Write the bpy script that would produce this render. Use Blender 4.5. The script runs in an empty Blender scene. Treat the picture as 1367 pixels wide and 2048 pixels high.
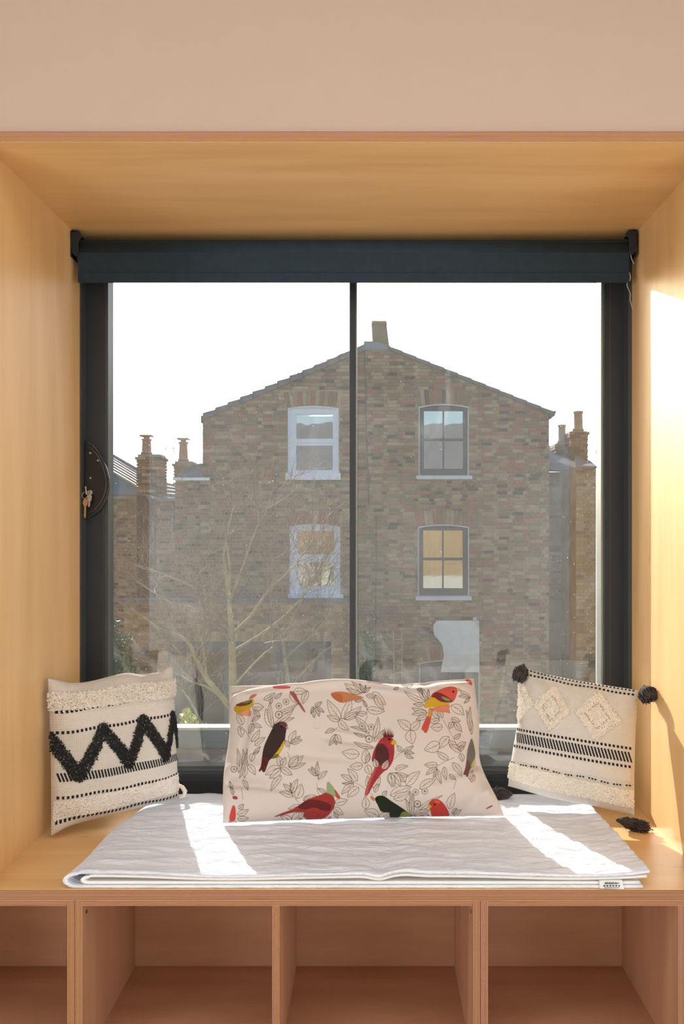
import bpy, math, random
import numpy as np
from mathutils import Vector, Matrix
from mathutils.geometry import tessellate_polygon

random.seed(7)
rng = np.random.default_rng(7)
C = bpy.context.scene.collection
SC = bpy.context.scene

# ------------------------------------------------------------------ camera
F = 1600.0            # focal length in pixels of a 1367 x 2048 frame
PX, PY = 745.0, 1060.0
CZ = 1.278            # eye height above the room's floor
cam = bpy.data.cameras.new('camera')
cam.sensor_width = 36.0
cam.lens = F / 2048.0 * 36.0
cam.shift_x = -(PX - 683.5) / 2048.0
cam.shift_y = (PY - 1024.0) / 2048.0
cam.clip_start = 0.02
cam.clip_end = 500
camo = bpy.data.objects.new('camera', cam)
camo.location = (0, 0, CZ)
camo.rotation_euler = (math.radians(90), 0, 0)
C.objects.link(camo)
SC.camera = camo

# ------------------------------------------------------------------ world, sun, exposure
SUN = Vector((0.35, -1.0, -0.417)).normalized()
w = bpy.data.worlds.new('sky')
SC.world = w
w.use_nodes = True
wn = w.node_tree
wn.nodes.clear()
out = wn.nodes.new('ShaderNodeOutputWorld')
bg = wn.nodes.new('ShaderNodeBackground')
sky = wn.nodes.new('ShaderNodeTexSky')
sky.sky_type = 'NISHITA'
sky.sun_disc = False
sky.sun_elevation = math.asin(-SUN.z)
sky.sun_rotation = math.atan2(-SUN.x, -SUN.y)
sky.air_density = 1.0
sky.dust_density = 2.5
sky.ozone_density = 1.0
bg.inputs['Strength'].default_value = 0.150
wn.links.new(sky.outputs[0], bg.inputs[0])
wn.links.new(bg.outputs[0], out.inputs[0])
sl = bpy.data.lights.new('sun', 'SUN')
sl.energy = 4.7
sl.angle = math.radians(0.55)
sl.color = (1.0, 0.98, 0.96)
so = bpy.data.objects.new('sun', sl)
so.rotation_euler = SUN.to_track_quat('-Z', 'Y').to_euler()
so.location = (-10, 20, 12)
C.objects.link(so)
# added fill lamps out of view, overhead and at each side, to brighten the niche
def fill_light(name, loc, rot, sx, sy, energy, color):
    al = bpy.data.lights.new(name, 'AREA')
    al.shape = 'RECTANGLE'; al.size, al.size_y = sx, sy
    al.energy = energy; al.color = color
    ao = bpy.data.objects.new(name, al)
    ao.location = loc; ao.rotation_euler = rot
    C.objects.link(ao)
fill_light('overhead_fill', (0.0, 0.7, 2.84), (0, 0, 0), 2.6, 0.8, 7.0, (0.94, 0.97, 1.0))
fill_light('side_fill_left', (-2.96, -1.3, 0.90), (0, math.radians(-90), 0), 1.5, 2.2, 31.0, (0.93, 0.97, 1.0))
fill_light('side_fill_right', (2.96, -1.3, 0.90), (0, math.radians(90), 0), 1.5, 2.2, 24.0, (0.93, 0.97, 1.0))

vs = SC.view_settings
vs.view_transform = 'Standard'
vs.look = 'None'
vs.gamma = 1.0
vs.use_curve_mapping = False
vs.exposure = 1.15
SC.cycles.max_bounces = 10
SC.cycles.diffuse_bounces = 6
SC.cycles.transparent_max_bounces = 16
SC.cycles.caustics_reflective = False
SC.cycles.caustics_refractive = False
SC.cycles.sample_clamp_indirect = 6.0

# ------------------------------------------------------------------ helpers
def P(px, py, Y):
    return ((px - PX) * Y / F, Y, CZ - (py - PY) * Y / F)

def s2l(c):
    return tuple(((v / 255.0) / 12.92 if v / 255.0 <= 0.04045 else ((v / 255.0 + 0.055) / 1.055) ** 2.4) for v in c)

WO = {}

def link(ob, parent, origin):
    C.objects.link(ob)
    WO[ob.name] = Vector(origin)
    if parent is not None:
        ob.parent = parent
        ob.location = Vector(origin) - WO[parent.name]
    else:
        ob.location = origin
    return ob

def tag(o, label=None, cat=None, group=None, kind=None):
    if label: o['label'] = label
    if cat: o['category'] = cat
    if group: o['group'] = group
    if kind: o['kind'] = kind
    return o

def empty(name, loc, label=None, cat=None, group=None, kind=None, parent=None):
    o = bpy.data.objects.new(name, None)
    o.empty_display_size = 0.05
    link(o, parent, loc)
    return tag(o, label, cat, group, kind)

def fast_mesh(name, V, Q, tris=False, mats=(), smooth=True, mi=None):
    """V (n,3) array, Q (m,k) array of faces"""
    V = np.asarray(V, dtype=np.float32); Q = np.asarray(Q, dtype=np.int32)
    k = Q.shape[1]
    me = bpy.data.meshes.new(name)
    me.vertices.add(len(V)); me.vertices.foreach_set('co', V.ravel())
    me.loops.add(Q.size); me.loops.foreach_set('vertex_index', Q.ravel())
    me.polygons.add(len(Q))
    me.polygons.foreach_set('loop_start', np.arange(0, Q.size, k, dtype=np.int32))
    me.polygons.foreach_set('loop_total', np.full(len(Q), k, dtype=np.int32))
    me.polygons.foreach_set('use_smooth', np.full(len(Q), smooth, dtype=bool))
    if mi is not None:
        me.polygons.foreach_set('material_index', np.asarray(mi, dtype=np.int32))
    for m in mats: me.materials.append(m)
    me.update(calc_edges=True)
    return me

def add_mesh(name, V, Q, mats, parent=None, smooth=True, mi=None, origin=None):
    V = np.asarray(V, dtype=np.float64)
    if origin is None:
        mn, mx = V.min(0), V.max(0)
        origin = ((mn[0] + mx[0]) / 2, (mn[1] + mx[1]) / 2, mn[2])
    me = fast_mesh(name, V - np.array(origin), Q, mats=mats, smooth=smooth, mi=mi)
    return link(bpy.data.objects.new(name, me), parent, origin)

class MB:
    def __init__(s):
        s.v = []; s.f = []; s.m = []; s.s = []
    def face(s, idx, m=0, sm=False):
        s.f.append(tuple(idx)); s.m.append(m); s.s.append(sm)
    def box(s, x0, x1, y0, y1, z0, z1, m=0, mf=None):
        b = len(s.v)
        s.v += [(x, y, z) for z in (z0, z1) for y in (y0, y1) for x in (x0, x1)]
        for q, mm in (((0, 2, 3, 1), m), ((4, 5, 7, 6), m), ((0, 1, 5, 4), m if mf is None else mf),
                      ((2, 6, 7, 3), m), ((0, 4, 6, 2), m), ((1, 3, 7, 5), m)):
            s.face([b + i for i in q], mm)
        return s
    def hexa(s, pts, m=0):
        """8 points: bottom quad then top quad, same winding"""
        b = len(s.v); s.v += [tuple(p) for p in pts]
        for q in ((3, 2, 1, 0), (4, 5, 6, 7), (0, 1, 5, 4), (1, 2, 6, 5), (2, 3, 7, 6), (3, 0, 4, 7)):
            s.face([b + i for i in q], m)
        return s
    def prism_y(s, pts, y0, y1, m=0):
        """pts: (x,z) polygon extruded along y"""
        b = len(s.v); n = len(pts)
        s.v += [(x, y0, z) for x, z in pts] + [(x, y1, z) for x, z in pts]
        s.face([b + i for i in range(n)], m); s.face([b + n + i for i in range(n - 1, -1, -1)], m)
        for i in range(n):
            j = (i + 1) % n
            s.face([b + j, b + i, b + n + i, b + n + j], m)
        return s
    def plate(s, loops, y0, y1, m=0):
        """outer + hole loops of (x,z), with thickness y0..y1"""
        vl = [[Vector((x, 0, z)) for x, z in lp] for lp in loops]
        tris = tessellate_polygon(vl)
        flat = [p for lp in loops for p in lp]
        b = len(s.v); n = len(flat)
        s.v += [(x, y0, z) for x, z in flat] + [(x, y1, z) for x, z in flat]
        for t in tris:
            s.face([b + i for i in t], m); s.face([b + n + i for i in reversed(t)], m)
        o = 0
        for lp in loops:
            k = len(lp)
            for i in range(k):
                j = (i + 1) % k
                s.face([b + o + i, b + o + j, b + n + o + j, b + n + o + i], m)
            o += k
        return s
    def tube(s, pts, r, n=8, m=0, cap=True, sm=True):
        pts = [Vector(p) for p in pts]
        rs = r if isinstance(r, (list, tuple)) else [r] * len(pts)
        b = len(s.v); up = None
        for i, p in enumerate(pts):
            a = pts[max(i - 1, 0)]; c = pts[min(i + 1, len(pts) - 1)]
            t = (c - a)
            if t.length < 1e-9: t = Vector((0, 0, 1))
            t.normalize()
            if up is None:
                up = Vector((0, 0, 1)) if abs(t.z) < 0.9 else Vector((1, 0, 0))
            u = (up - t * up.dot(t))
            if u.length < 1e-6: u = t.orthogonal()
            u.normalize(); up = u
            v_ = t.cross(u)
            for k in range(n):
                an = 2 * math.pi * k / n
                q = p + (u * math.cos(an) + v_ * math.sin(an)) * rs[i]
                s.v.append(tuple(q))
        for i in range(len(pts) - 1):
            for k in range(n):
                k2 = (k + 1) % n
                s.face([b + i * n + k, b + i * n + k2, b + (i + 1) * n + k2, b + (i + 1) * n + k], m, sm)
        if cap:
            s.face([b + k for k in range(n - 1, -1, -1)], m)
            e = b + (len(pts) - 1) * n
            s.face([e + k for k in range(n)], m)
        return s
    def build(s, name, mats, parent=None, origin=None, smooth=None, bevel=0.0):
        V = np.array(s.v, dtype=np.float64)
        if origin is None:
            mn, mx = V.min(0), V.max(0)
            origin = ((mn[0] + mx[0]) / 2, (mn[1] + mx[1]) / 2, mn[2])
        V = V - np.array(origin)
        me = bpy.data.meshes.new(name)
        me.from_pydata([tuple(p) for p in V], [], s.f)
        if not isinstance(mats, (list, tuple)): mats = [mats]
        for mm in mats: me.materials.append(mm)
        me.polygons.foreach_set('material_index', s.m)
        me.polygons.foreach_set('use_smooth', s.s if smooth is None else [smooth] * len(s.f))
        me.update()
        ob = link(bpy.data.objects.new(name, me), parent, origin)
        if bevel:
            bv = ob.modifiers.new('bevel', 'BEVEL'); bv.width = bevel; bv.segments = 2; bv.limit_method = 'ANGLE'
        return ob

# ------------------------------------------------------------------ materials
class NT:
    def __init__(s, name):
        s.mat = bpy.data.materials.new(name); s.mat.use_nodes = True
        s.t = s.mat.node_tree; s.t.nodes.clear()
        s.out = s.t.nodes.new('ShaderNodeOutputMaterial')
    def n(s, typ, **kw):
        nd = s.t.nodes.new(typ)
        for k, v in kw.items(): setattr(nd, k, v)
        return nd
    def l(s, a, b): s.t.links.new(a, b)
    def coords(s, kind='Object', scale=(1, 1, 1)):
        tc = s.n('ShaderNodeTexCoord'); mp = s.n('ShaderNodeMapping')
        mp.inputs['Scale'].default_value = scale
        s.l(tc.outputs[kind], mp.inputs['Vector'])
        return mp.outputs[0]
    def noise(s, vec, scale, detail=4, rough=0.5, dist=0.0):
        nd = s.n('ShaderNodeTexNoise')
        nd.inputs['Scale'].default_value = scale; nd.inputs['Detail'].default_value = detail
        nd.inputs['Roughness'].default_value = rough; nd.inputs['Distortion'].default_value = dist
        if vec is not None: s.l(vec, nd.inputs['Vector'])
        return nd.outputs['Fac']
    def ramp(s, fac, stops):
        r = s.n('ShaderNodeValToRGB')
        while len(r.color_ramp.elements) < len(stops): r.color_ramp.elements.new(0.5)
        for e, (p, c) in zip(r.color_ramp.elements, stops):
            e.position = p; e.color = (*c, 1) if len(c) == 3 else c
        s.l(fac, r.inputs[0])
        return r.outputs[0]
    def math(s, op, a, b=None, c=None):
        m = s.n('ShaderNodeMath', operation=op)
        for i, x in enumerate((a, b, c)):
            if x is None: continue
            if isinstance(x, (int, float)): m.inputs[i].default_value = x
            else: s.l(x, m.inputs[i])
        return m.outputs[0]
    def mix(s, fac, a, b, blend='MIX'):
        m = s.n('ShaderNodeMix', data_type='RGBA', blend_type=blend)
        for sock, x in ((m.inputs[0], fac), (m.inputs[6], a), (m.inputs[7], b)):
            if isinstance(x, (int, float)): sock.default_value = x
            elif isinstance(x, tuple): sock.default_value = (*x, 1)
            else: s.l(x, sock)
        return m.outputs[2]
    def bump(s, h, strength=0.3, dist=0.002):
        b = s.n('ShaderNodeBump'); b.inputs['Strength'].default_value = strength
        b.inputs['Distance'].default_value = dist
        s.l(h, b.inputs['Height'])
        return b.outputs[0]
    def bsdf(s, color, rough=0.5, metal=0.0, spec=0.5, normal=None, sheen=0.0, trans=0.0):
        p = s.n('ShaderNodeBsdfPrincipled')
        if isinstance(color, tuple): p.inputs['Base Color'].default_value = (*color, 1)
        else: s.l(color, p.inputs['Base Color'])
        if isinstance(rough, (int, float)): p.inputs['Roughness'].default_value = rough
        else: s.l(rough, p.inputs['Roughness'])
        p.inputs['Metallic'].default_value = metal
        p.inputs['Specular IOR Level'].default_value = spec
        if sheen: p.inputs['Sheen Weight'].default_value = sheen
        if normal is not None: s.l(normal, p.inputs['Normal'])
        s.l(p.outputs[0], s.out.inputs[0])
        return p

def m_plain(name, c, rough=0.5, metal=0.0, var=0.08, vscale=6.0, spec=0.5, bump=0.0):
    t = NT(name); v = t.coords()
    f = t.noise(v, vscale, 5)
    lo = tuple(max(0, x * (1 - var)) for x in c); hi = tuple(min(1, x * (1 + var)) for x in c)
    col = t.ramp(f, [(0.3, lo), (0.7, hi)])
    nm = t.bump(t.noise(v, vscale * 12, 4), bump, 0.002) if bump else None
    t.bsdf(col, rough, metal, spec, nm)
    return t.mat

def m_ply(name, axis, c1, c2, c3, rough=0.42):
    """birch veneer; axis = grain direction"""
    t = NT(name)
    sc = [9.0, 9.0, 9.0]; sc[axis] = 0.9
    v = t.coords('Object', tuple(sc))
    big = t.noise(v, 0.75, 3, 0.5, 1.2)
    fine = t.noise(v, 6.0, 6, 0.65, 0.6)
    rings = t.n('ShaderNodeTexWave', wave_type='BANDS', bands_direction='DIAGONAL', wave_profile='SIN')
    rings.inputs['Scale'].default_value = 0.55; rings.inputs['Distortion'].default_value = 9.0
    rings.inputs['Detail'].default_value = 3.0; rings.inputs['Detail Scale'].default_value = 0.6
    t.l(v, rings.inputs['Vector'])
    base = t.ramp(big, [(0.25, c1), (0.55, c2), (0.8, c3)])
    col = t.mix(t.math('MULTIPLY', fine, 0.35), base, c3, 'MULTIPLY')
    col = t.mix(t.math('MULTIPLY', rings.outputs['Fac'], 0.10), col, c1, 'MULTIPLY')
    # little dark flecks
    sc2 = [60.0, 60.0, 60.0]; sc2[axis] = 10.0
    fl = t.noise(t.coords('Object', tuple(sc2)), 1.0, 2)
    flk = t.ramp(fl, [(0.74, (0, 0, 0)), (0.80, (1, 1, 1))])
    col = t.mix(t.math('MULTIPLY', flk, 0.35), col, (0.22, 0.10, 0.04))
    t.bsdf(col, rough, 0, 0.4, t.bump(fine, 0.06, 0.001))
    return t.mat

def m_edge(name, axis, period=0.0034):
    """cross-cut ply edge, veneers stacked along axis"""
    t = NT(name)
    tc = t.n('ShaderNodeTexCoord'); sp = t.n('ShaderNodeSeparateXYZ'); t.l(tc.outputs['Object'], sp.inputs[0])
    lng = t.coords('Object', tuple((3.0, 3.0, 3.0)[i] if i != axis else 120.0 for i in range(3)))
    wob = t.noise(lng, 1.0, 3)
    a = t.math('ADD', sp.outputs[axis], t.math('MULTIPLY', wob, 0.0006))
    sn = t.math('SINE', t.math('MULTIPLY', a, 2 * math.pi / period))
    col = t.ramp(sn, [(0.0, s2l((114, 70, 50))), (0.30, s2l((172, 122, 90))), (0.8, s2l((206, 158, 118)))])
    sc = [4.0, 4.0, 4.0]; sc[axis] = 500.0
    streak = t.noise(t.coords('Object', tuple(sc)), 1.0, 3)
    col = t.mix(t.ramp(streak, [(0.62, (0, 0, 0)), (0.75, (0.6, 0.6, 0.6))]), col, s2l((110, 62, 44)))
    t.bsdf(col, 0.6, 0, 0.3)
    return t.mat

M = {}
W1, W2, W3 = (0.70, 0.45, 0.20), (0.79, 0.53, 0.26), (0.84, 0.59, 0.32)
M['ply_x'] = m_ply('birch_ply_grain_x', 0, W1, W2, W3)
M['ply_z'] = m_ply('birch_ply_grain_z', 2, W1, W2, W3)
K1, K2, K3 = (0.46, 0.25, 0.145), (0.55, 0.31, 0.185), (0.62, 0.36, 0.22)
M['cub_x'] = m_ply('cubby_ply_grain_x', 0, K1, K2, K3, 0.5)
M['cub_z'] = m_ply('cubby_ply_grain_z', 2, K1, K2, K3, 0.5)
M['edge_z'] = m_edge('ply_edge_stacked_z', 2)
M['edge_x'] = m_edge('ply_edge_stacked_x', 0)
M['plaster'] = m_plain('plaster_warm', (0.42, 0.310, 0.245), 0.85, var=0.02, vscale=1.2, bump=0.02)
M['ceil'] = m_plain('plaster_white', (0.80, 0.78, 0.76), 0.9, var=0.02, vscale=1.0)
M['floor'] = m_plain('floor_oak', (0.80, 0.72, 0.60), 0.5, var=0.05, vscale=2.0)
M['alu'] = m_plain('dark_window_metal', (0.020, 0.026, 0.033), 0.38, 0.0, 0.1, 3.0, 0.5, 0.03)
M['alu_in'] = m_plain('dark_window_bead', (0.05, 0.056, 0.06), 0.35, 0.0, 0.1, 3.0)
M['spacer'] = m_plain('sunlit_mullion_metal', (0.35, 0.38, 0.36), 0.35, 0.6)
M['blind'] = m_plain('blind_fabric', (0.020, 0.038, 0.058), 0.8, 0, 0.1, 40.0, 0.3, 0.1)
M['bracket'] = m_plain('bracket_plastic', (0.010, 0.016, 0.028), 0.45)
M['cream'] = m_plain('cream_plastic', (0.62, 0.55, 0.48), 0.5)
M['cord'] = m_plain('cord_cotton', (0.60, 0.54, 0.48), 0.9)
M['black'] = m_plain('black_handle_metal', (0.012, 0.013, 0.015), 0.30)
M['steel'] = m_plain('steel', (0.55, 0.52, 0.48), 0.3, 0.9)
M['brass'] = m_plain('brass', (0.60, 0.38, 0.20), 0.3, 0.9)

# window glass: clear pane carrying a thin layer of dust, smears and specks
def m_glass():
    t = NT('dusty_window_glass')
    tr = t.n('ShaderNodeBsdfTransparent'); tr.inputs[0].default_value = (0.96, 0.98, 0.97, 1)
    gl = t.n('ShaderNodeBsdfGlossy'); gl.inputs['Roughness'].default_value = 0.0
    fr = t.n('ShaderNodeFresnel'); fr.inputs['IOR'].default_value = 1.5
    mx = t.n('ShaderNodeMixShader')
    t.l(t.math('MULTIPLY', fr.outputs[0], 2.0), mx.inputs[0]); t.l(tr.outputs[0], mx.inputs[1]); t.l(gl.outputs[0], mx.inputs[2])
    du = t.n('ShaderNodeBsdfTranslucent'); du.inputs[0].default_value = (0.80, 0.88, 0.92, 1)
    v = t.coords('Object', (1, 1, 1))
    film = t.ramp(t.noise(v, 2.2, 5, 0.6, 0.6), [(0.25, (0.001,) * 3), (0.75, (0.009,) * 3)])
    vs_ = t.coords('Object', (2.6, 1.0, 1.0))
    smear = t.ramp(t.noise(vs_, 1.3, 6, 0.6, 2.2), [(0.56, (0, 0, 0)), (0.80, (0.045,) * 3)])
    vo = t.n('ShaderNodeTexVoronoi'); vo.inputs['Scale'].default_value = 95.0
    t.l(v, vo.inputs['Vector'])
    rad = t.math('LESS_THAN', vo.outputs['Distance'], 0.10)
    pick = t.n('ShaderNodeSeparateColor'); t.l(vo.outputs['Color'], pick.inputs[0])
    few = t.math('GREATER_THAN', pick.outputs[0], 0.86)
    speck = t.math('MULTIPLY', t.math('MULTIPLY', rad, few), 0.35)
    vo2 = t.n('ShaderNodeTexVoronoi'); vo2.inputs['Scale'].default_value = 420.0
    t.l(v, vo2.inputs['Vector'])
    grit = t.math('MULTIPLY', t.math('LESS_THAN', vo2.outputs['Distance'], 0.22),
                  t.ramp(t.noise(v, 3.0, 4), [(0.45, (0, 0, 0)), (0.8, (0.16,) * 3)]))
    tot = t.math('ADD', t.math('ADD', film, smear), t.math('ADD', speck, grit))
    m2 = t.n('ShaderNodeMixShader')
    t.l(tot, m2.inputs[0]); t.l(mx.outputs[0], m2.inputs[1]); t.l(du.outputs[0], m2.inputs[2])
    t.l(m2.outputs[0], t.out.inputs[0])
    return t.mat
M['glass'] = m_glass()

def m_housepane(name, refl=0.35, tint=(0.5, 0.55, 0.55)):
    t = NT(name)
    tr = t.n('ShaderNodeBsdfTransparent'); tr.inputs[0].default_value = (*tint, 1)
    gl = t.n('ShaderNodeBsdfGlossy'); gl.inputs['Roughness'].default_value = 0.02
    nz = t.noise(t.coords('Object', (1, 1, 1)), 1.4, 2)
    t.l(t.bump(nz, 0.25, 0.02), gl.inputs['Normal'])
    mx = t.n('ShaderNodeMixShader'); mx.inputs[0].default_value = refl
    t.l(tr.outputs[0], mx.inputs[1]); t.l(gl.outputs[0], mx.inputs[2]); t.l(mx.outputs[0], t.out.inputs[0])
    return t.mat
M['pane'] = m_housepane('house_pane_glass', 0.38)
M['pane_dark'] = m_housepane('garden_door_glass', 0.06, (0.25, 0.3, 0.3))

def m_brick(name, c, var=0.25):
    t = NT(name); v = t.coords('Object', (1, 1, 1))
    gi = t.n('ShaderNodeNewGeometry')
    f = t.noise(gi.outputs['Position'], 9.0, 5, 0.6)
    col = t.ramp(f, [(0.25, tuple(x * (1 - var) for x in c)), (0.75, tuple(min(1, x * (1 + var)) for x in c))])
    t.bsdf(col, 0.9, 0, 0.2)
    return t.mat
BR = [('brick_brown', (0.225, 0.135, 0.082)), ('brick_tan', (0.340, 0.225, 0.120)), ('brick_red', (0.340, 0.135, 0.088)),
      ('brick_soot', (0.085, 0.065, 0.052)), ('brick_pale', (0.390, 0.285, 0.185)), ('brick_olive', (0.215, 0.165, 0.082))]
BM = [m_brick(n_, c_) for n_, c_ in BR]
YB = [m_brick('yellow_brick_a', (0.40, 0.27, 0.13)), m_brick('yellow_brick_b', (0.33, 0.21, 0.10)), m_brick('yellow_brick_c', (0.45, 0.33, 0.18)),
      m_brick('yellow_brick_d', (0.22, 0.16, 0.09))]
M['mortar'] = m_plain('lime_mortar', (0.36, 0.31, 0.255), 0.95, var=0.2, vscale=3.0)
M['white_pvc'] = m_plain('white_frame_paint', (0.74, 0.78, 0.84), 0.4, var=0.03)
M['dark_frame'] = m_plain('dark_frame_paint', (0.055, 0.062, 0.070), 0.45, var=0.1)
M['sill'] = m_plain('painted_sill', (0.62, 0.62, 0.63), 0.6, var=0.06)
M['slate'] = m_plain('roof_slate', (0.12, 0.125, 0.14), 0.9, var=0.25, vscale=4.0, spec=0.1)
M['tile_dark'] = m_plain('verge_tile', (0.13, 0.13, 0.135), 0.7, var=0.2)
M['pot'] = m_plain('chimney_pot_clay', (0.42, 0.25, 0.17), 0.85, var=0.2)
M['render_grey'] = m_plain('blue_grey_render', (0.20, 0.24, 0.28), 0.8)
M['render_reflection_white'] = m_plain('white_render_and_reflection', (0.80, 0.79, 0.74), 0.85)
M['render_cream'] = m_plain('cream_render', (0.36, 0.35, 0.30), 0.9)
M['own_brick'] = m_brick('own_yellow_brick', (0.24, 0.155, 0.07), 0.35)
M['curtain'] = m_plain('curtain_cloth', (0.72, 0.74, 0.74), 0.9, var=0.05)
M['interior'] = m_plain('dark_room_inside', (0.05, 0.045, 0.04), 0.9)
M['bluegrey'] = m_plain('blue_grey_door_metal', (0.055, 0.075, 0.100), 0.4)
M['lead'] = m_plain('lead_flashing', (0.20, 0.23, 0.27), 0.5)
M['stone'] = m_plain('ledge_membrane', (0.42, 0.34, 0.26), 0.8, var=0.25, vscale=14.0)
M['coping'] = m_plain('metal_coping', (0.78, 0.80, 0.82), 0.45, var=0.03)
M['upstand'] = m_plain('upstand_paint', (0.15, 0.19, 0.23), 0.6)
M['ground'] = m_plain('garden_paving', (0.25, 0.22, 0.19), 0.9, var=0.3, vscale=1.0)
M['bark'] = m_plain('green_grey_bark', (0.33, 0.32, 0.18), 0.85, var=0.3, vscale=8)
M['twig'] = m_plain('twig_bark', (0.26, 0.185, 0.13), 0.8, var=0.3, vscale=8)
M['leaf'] = m_plain('ivy_leaf', (0.06, 0.13, 0.035), 0.5, var=0.4, vscale=20)
M['leaf_bright'] = m_plain('bright_leaf', (0.36, 0.46, 0.06), 0.5, var=0.3, vscale=20)
M['lath'] = m_plain('trellis_wood', (0.42, 0.27, 0.16), 0.8)

# ------------------------------------------------------------------ room shell
def wallbox(name, *a, mat='plaster', kind='structure'):
    return tag(MB().box(*a).build(name, M[mat]), kind=kind)

YF, YB_ = 1.839, 2.485            # front of the bench, face of the window frame
XL, XR = -0.895, 0.790            # inner faces of the niche linings
ZS = CZ - 0.8276                  # seat height
ZH = CZ + 0.892                   # underside of the niche head
tag(MB().box(-3.0, 3.0, -3.2, 2.49, -0.10, 0.0).build('floor', M['floor']), kind='structure')
wallbox('ceiling', -3.0, 3.0, -3.2, 1.86, 2.90, 3.0, mat='ceil')
wallbox('wall_behind', -3.1, 3.1, -3.3, -3.2, -0.1, 3.0, mat='ceil')
wallbox('wall_room_left', -3.1, -3.0, -3.2, 2.495, -0.1, 3.0, mat='ceil')
wallbox('wall_room_right', 3.0, 3.1, -3.2, 2.495, -0.1, 3.0, mat='ceil')
wb = MB()
wb.box(-3.0, XL - 0.0242, 1.860, 1.94, ZS + 0.0002, ZH); wb.box(-3.0, XL - 0.0242, 1.860, 1.94, ZH + 0.0242, 2.9)
wb.box(XR + 0.0242, 3.0, 1.860, 1.94, ZS + 0.0002, ZH); wb.box(XR + 0.0242, 3.0, 1.860, 1.94, ZH + 0.0242, 2.9)
wb.box(-3.0, -1.6175, 1.860, 1.94, 0.0, ZS); wb.box(1.1795, 3.0, 1.860, 1.94, 0.0, ZS)
wb.box(XL - 0.0242, XR + 0.0242, 1.860, 1.94, ZH + 0.0242, 2.9)
tag(wb.build('wall_back', M['plaster']), kind='structure')
# birch-ply niche linings
tag(MB().box(XL - 0.024, XL, YF, YB_, ZS, ZH, 0, 1).build('wall_left', [M['ply_z'], M['edge_x']]), kind='structure')
tag(MB().box(XR, XR + 0.024, YF, YB_, ZS, ZH, 0, 1).build('wall_right', [M['ply_z'], M['edge_x']]), kind='structure')
tag(MB().box(-3.0, 3.0, YF, YB_, ZH, ZH + 0.024, 0, 1).build('trim_1', [M['ply_x'], M['edge_z']]), kind='structure')

# ------------------------------------------------------------------ bench: seat board on three cubby units
seat = MB().box(-1.617, 1.179, YF, YB_, ZS - 0.024, ZS, 0, 1).build('seat_board', [M['ply_x'], M['edge_z']], bevel=0.0008)
tag(seat, 'long pale birch plywood seat board with a striped layered front edge', 'bench')
def cubby_unit(x0, label):
    x1 = x0 + 0.932
    zt = ZS - 0.024
    u = empty('cubby_unit', ((x0 + x1) / 2, 2.04, 0), label, 'shelving', 'open plywood cubby units under the seat')
    yb = 2.249
    for a, b in ((x0 + 0.0004, x0 + 0.0178), (x1 - 0.0178, x1 - 0.0004)):
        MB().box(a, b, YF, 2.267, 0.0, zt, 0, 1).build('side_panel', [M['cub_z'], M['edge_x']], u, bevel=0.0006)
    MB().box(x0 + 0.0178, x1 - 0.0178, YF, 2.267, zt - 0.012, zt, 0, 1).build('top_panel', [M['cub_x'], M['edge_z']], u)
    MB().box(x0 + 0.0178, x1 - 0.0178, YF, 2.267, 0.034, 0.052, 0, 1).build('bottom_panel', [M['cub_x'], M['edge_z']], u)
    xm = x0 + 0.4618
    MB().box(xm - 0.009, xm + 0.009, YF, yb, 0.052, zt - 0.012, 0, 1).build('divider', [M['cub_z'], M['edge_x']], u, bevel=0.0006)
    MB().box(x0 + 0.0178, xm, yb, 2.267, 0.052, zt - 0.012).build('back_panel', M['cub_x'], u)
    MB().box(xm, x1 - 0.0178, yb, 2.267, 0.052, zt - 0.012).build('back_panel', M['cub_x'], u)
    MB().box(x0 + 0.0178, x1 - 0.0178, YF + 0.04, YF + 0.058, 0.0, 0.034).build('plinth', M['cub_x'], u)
    for xs, sg in ((x0 + 0.0178, 1), (x1 - 0.0178, -1)):
        b = MB(); n = 14
        ring = [(xs, YF + 0.026 + 0.0045 * math.cos(2 * math.pi * k / n), zt - 0.038 + 0.0045 * math.sin(2 * math.pi * k / n)) for k in range(n)]
        b.v += ring + [(xs + sg * 0.0012, y, z) for _, y, z in ring]
        for k in range(n): b.face([k, (k + 1) % n, n + (k + 1) % n, n + k])
        b.face(range(n, 2 * n))
        f = b.build('fixing_screw', M['dark_frame'], u)
        f['label'] = 'small dark fixing screw head'
cubby_unit(-1.617, 'leftmost open plywood cubby unit below the seat, mostly out of frame and darkest inside')
cubby_unit(-0.685, 'central open plywood cubby unit of two compartments below the seat, under the bird pillow')
cubby_unit(0.247, 'rightmost open plywood cubby unit below the seat, under the tasselled cushion')

# ------------------------------------------------------------------ the window
def X(px, Y): return (px - PX) * Y / F
def Z(py, Y): return CZ - (py - PY) * Y / F
YG = 2.520                         # glass plane
win = empty('window_1', (0, YB_, ZS), kind='structure')
jl0, jl1 = XL - 0.001, X(207, YB_)
jr0, jr1 = X(1207, YB_), XR + 0.001
zb0, zb1 = ZS - 0.0, Z(1546, YB_)
zt1 = ZH
zt0 = Z(548, YB_)
MB().box(jl0, jl1, YB_, 2.545, ZS, zt1).build('frame_jamb', M['alu'], win, bevel=0.0015)
MB().box(jr0, jr1, YB_, 2.545, ZS, zt1).build('frame_jamb', M['alu'], win, bevel=0.0015)
MB().box(jl1, jr0, YB_, 2.545, zt0, zt1).build('frame_head', M['alu'], win)
MB().box(jl1, jr0, YB_, 2.545, ZS, zb1).build('frame_sill', M['alu'], win, bevel=0.0015)
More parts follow.
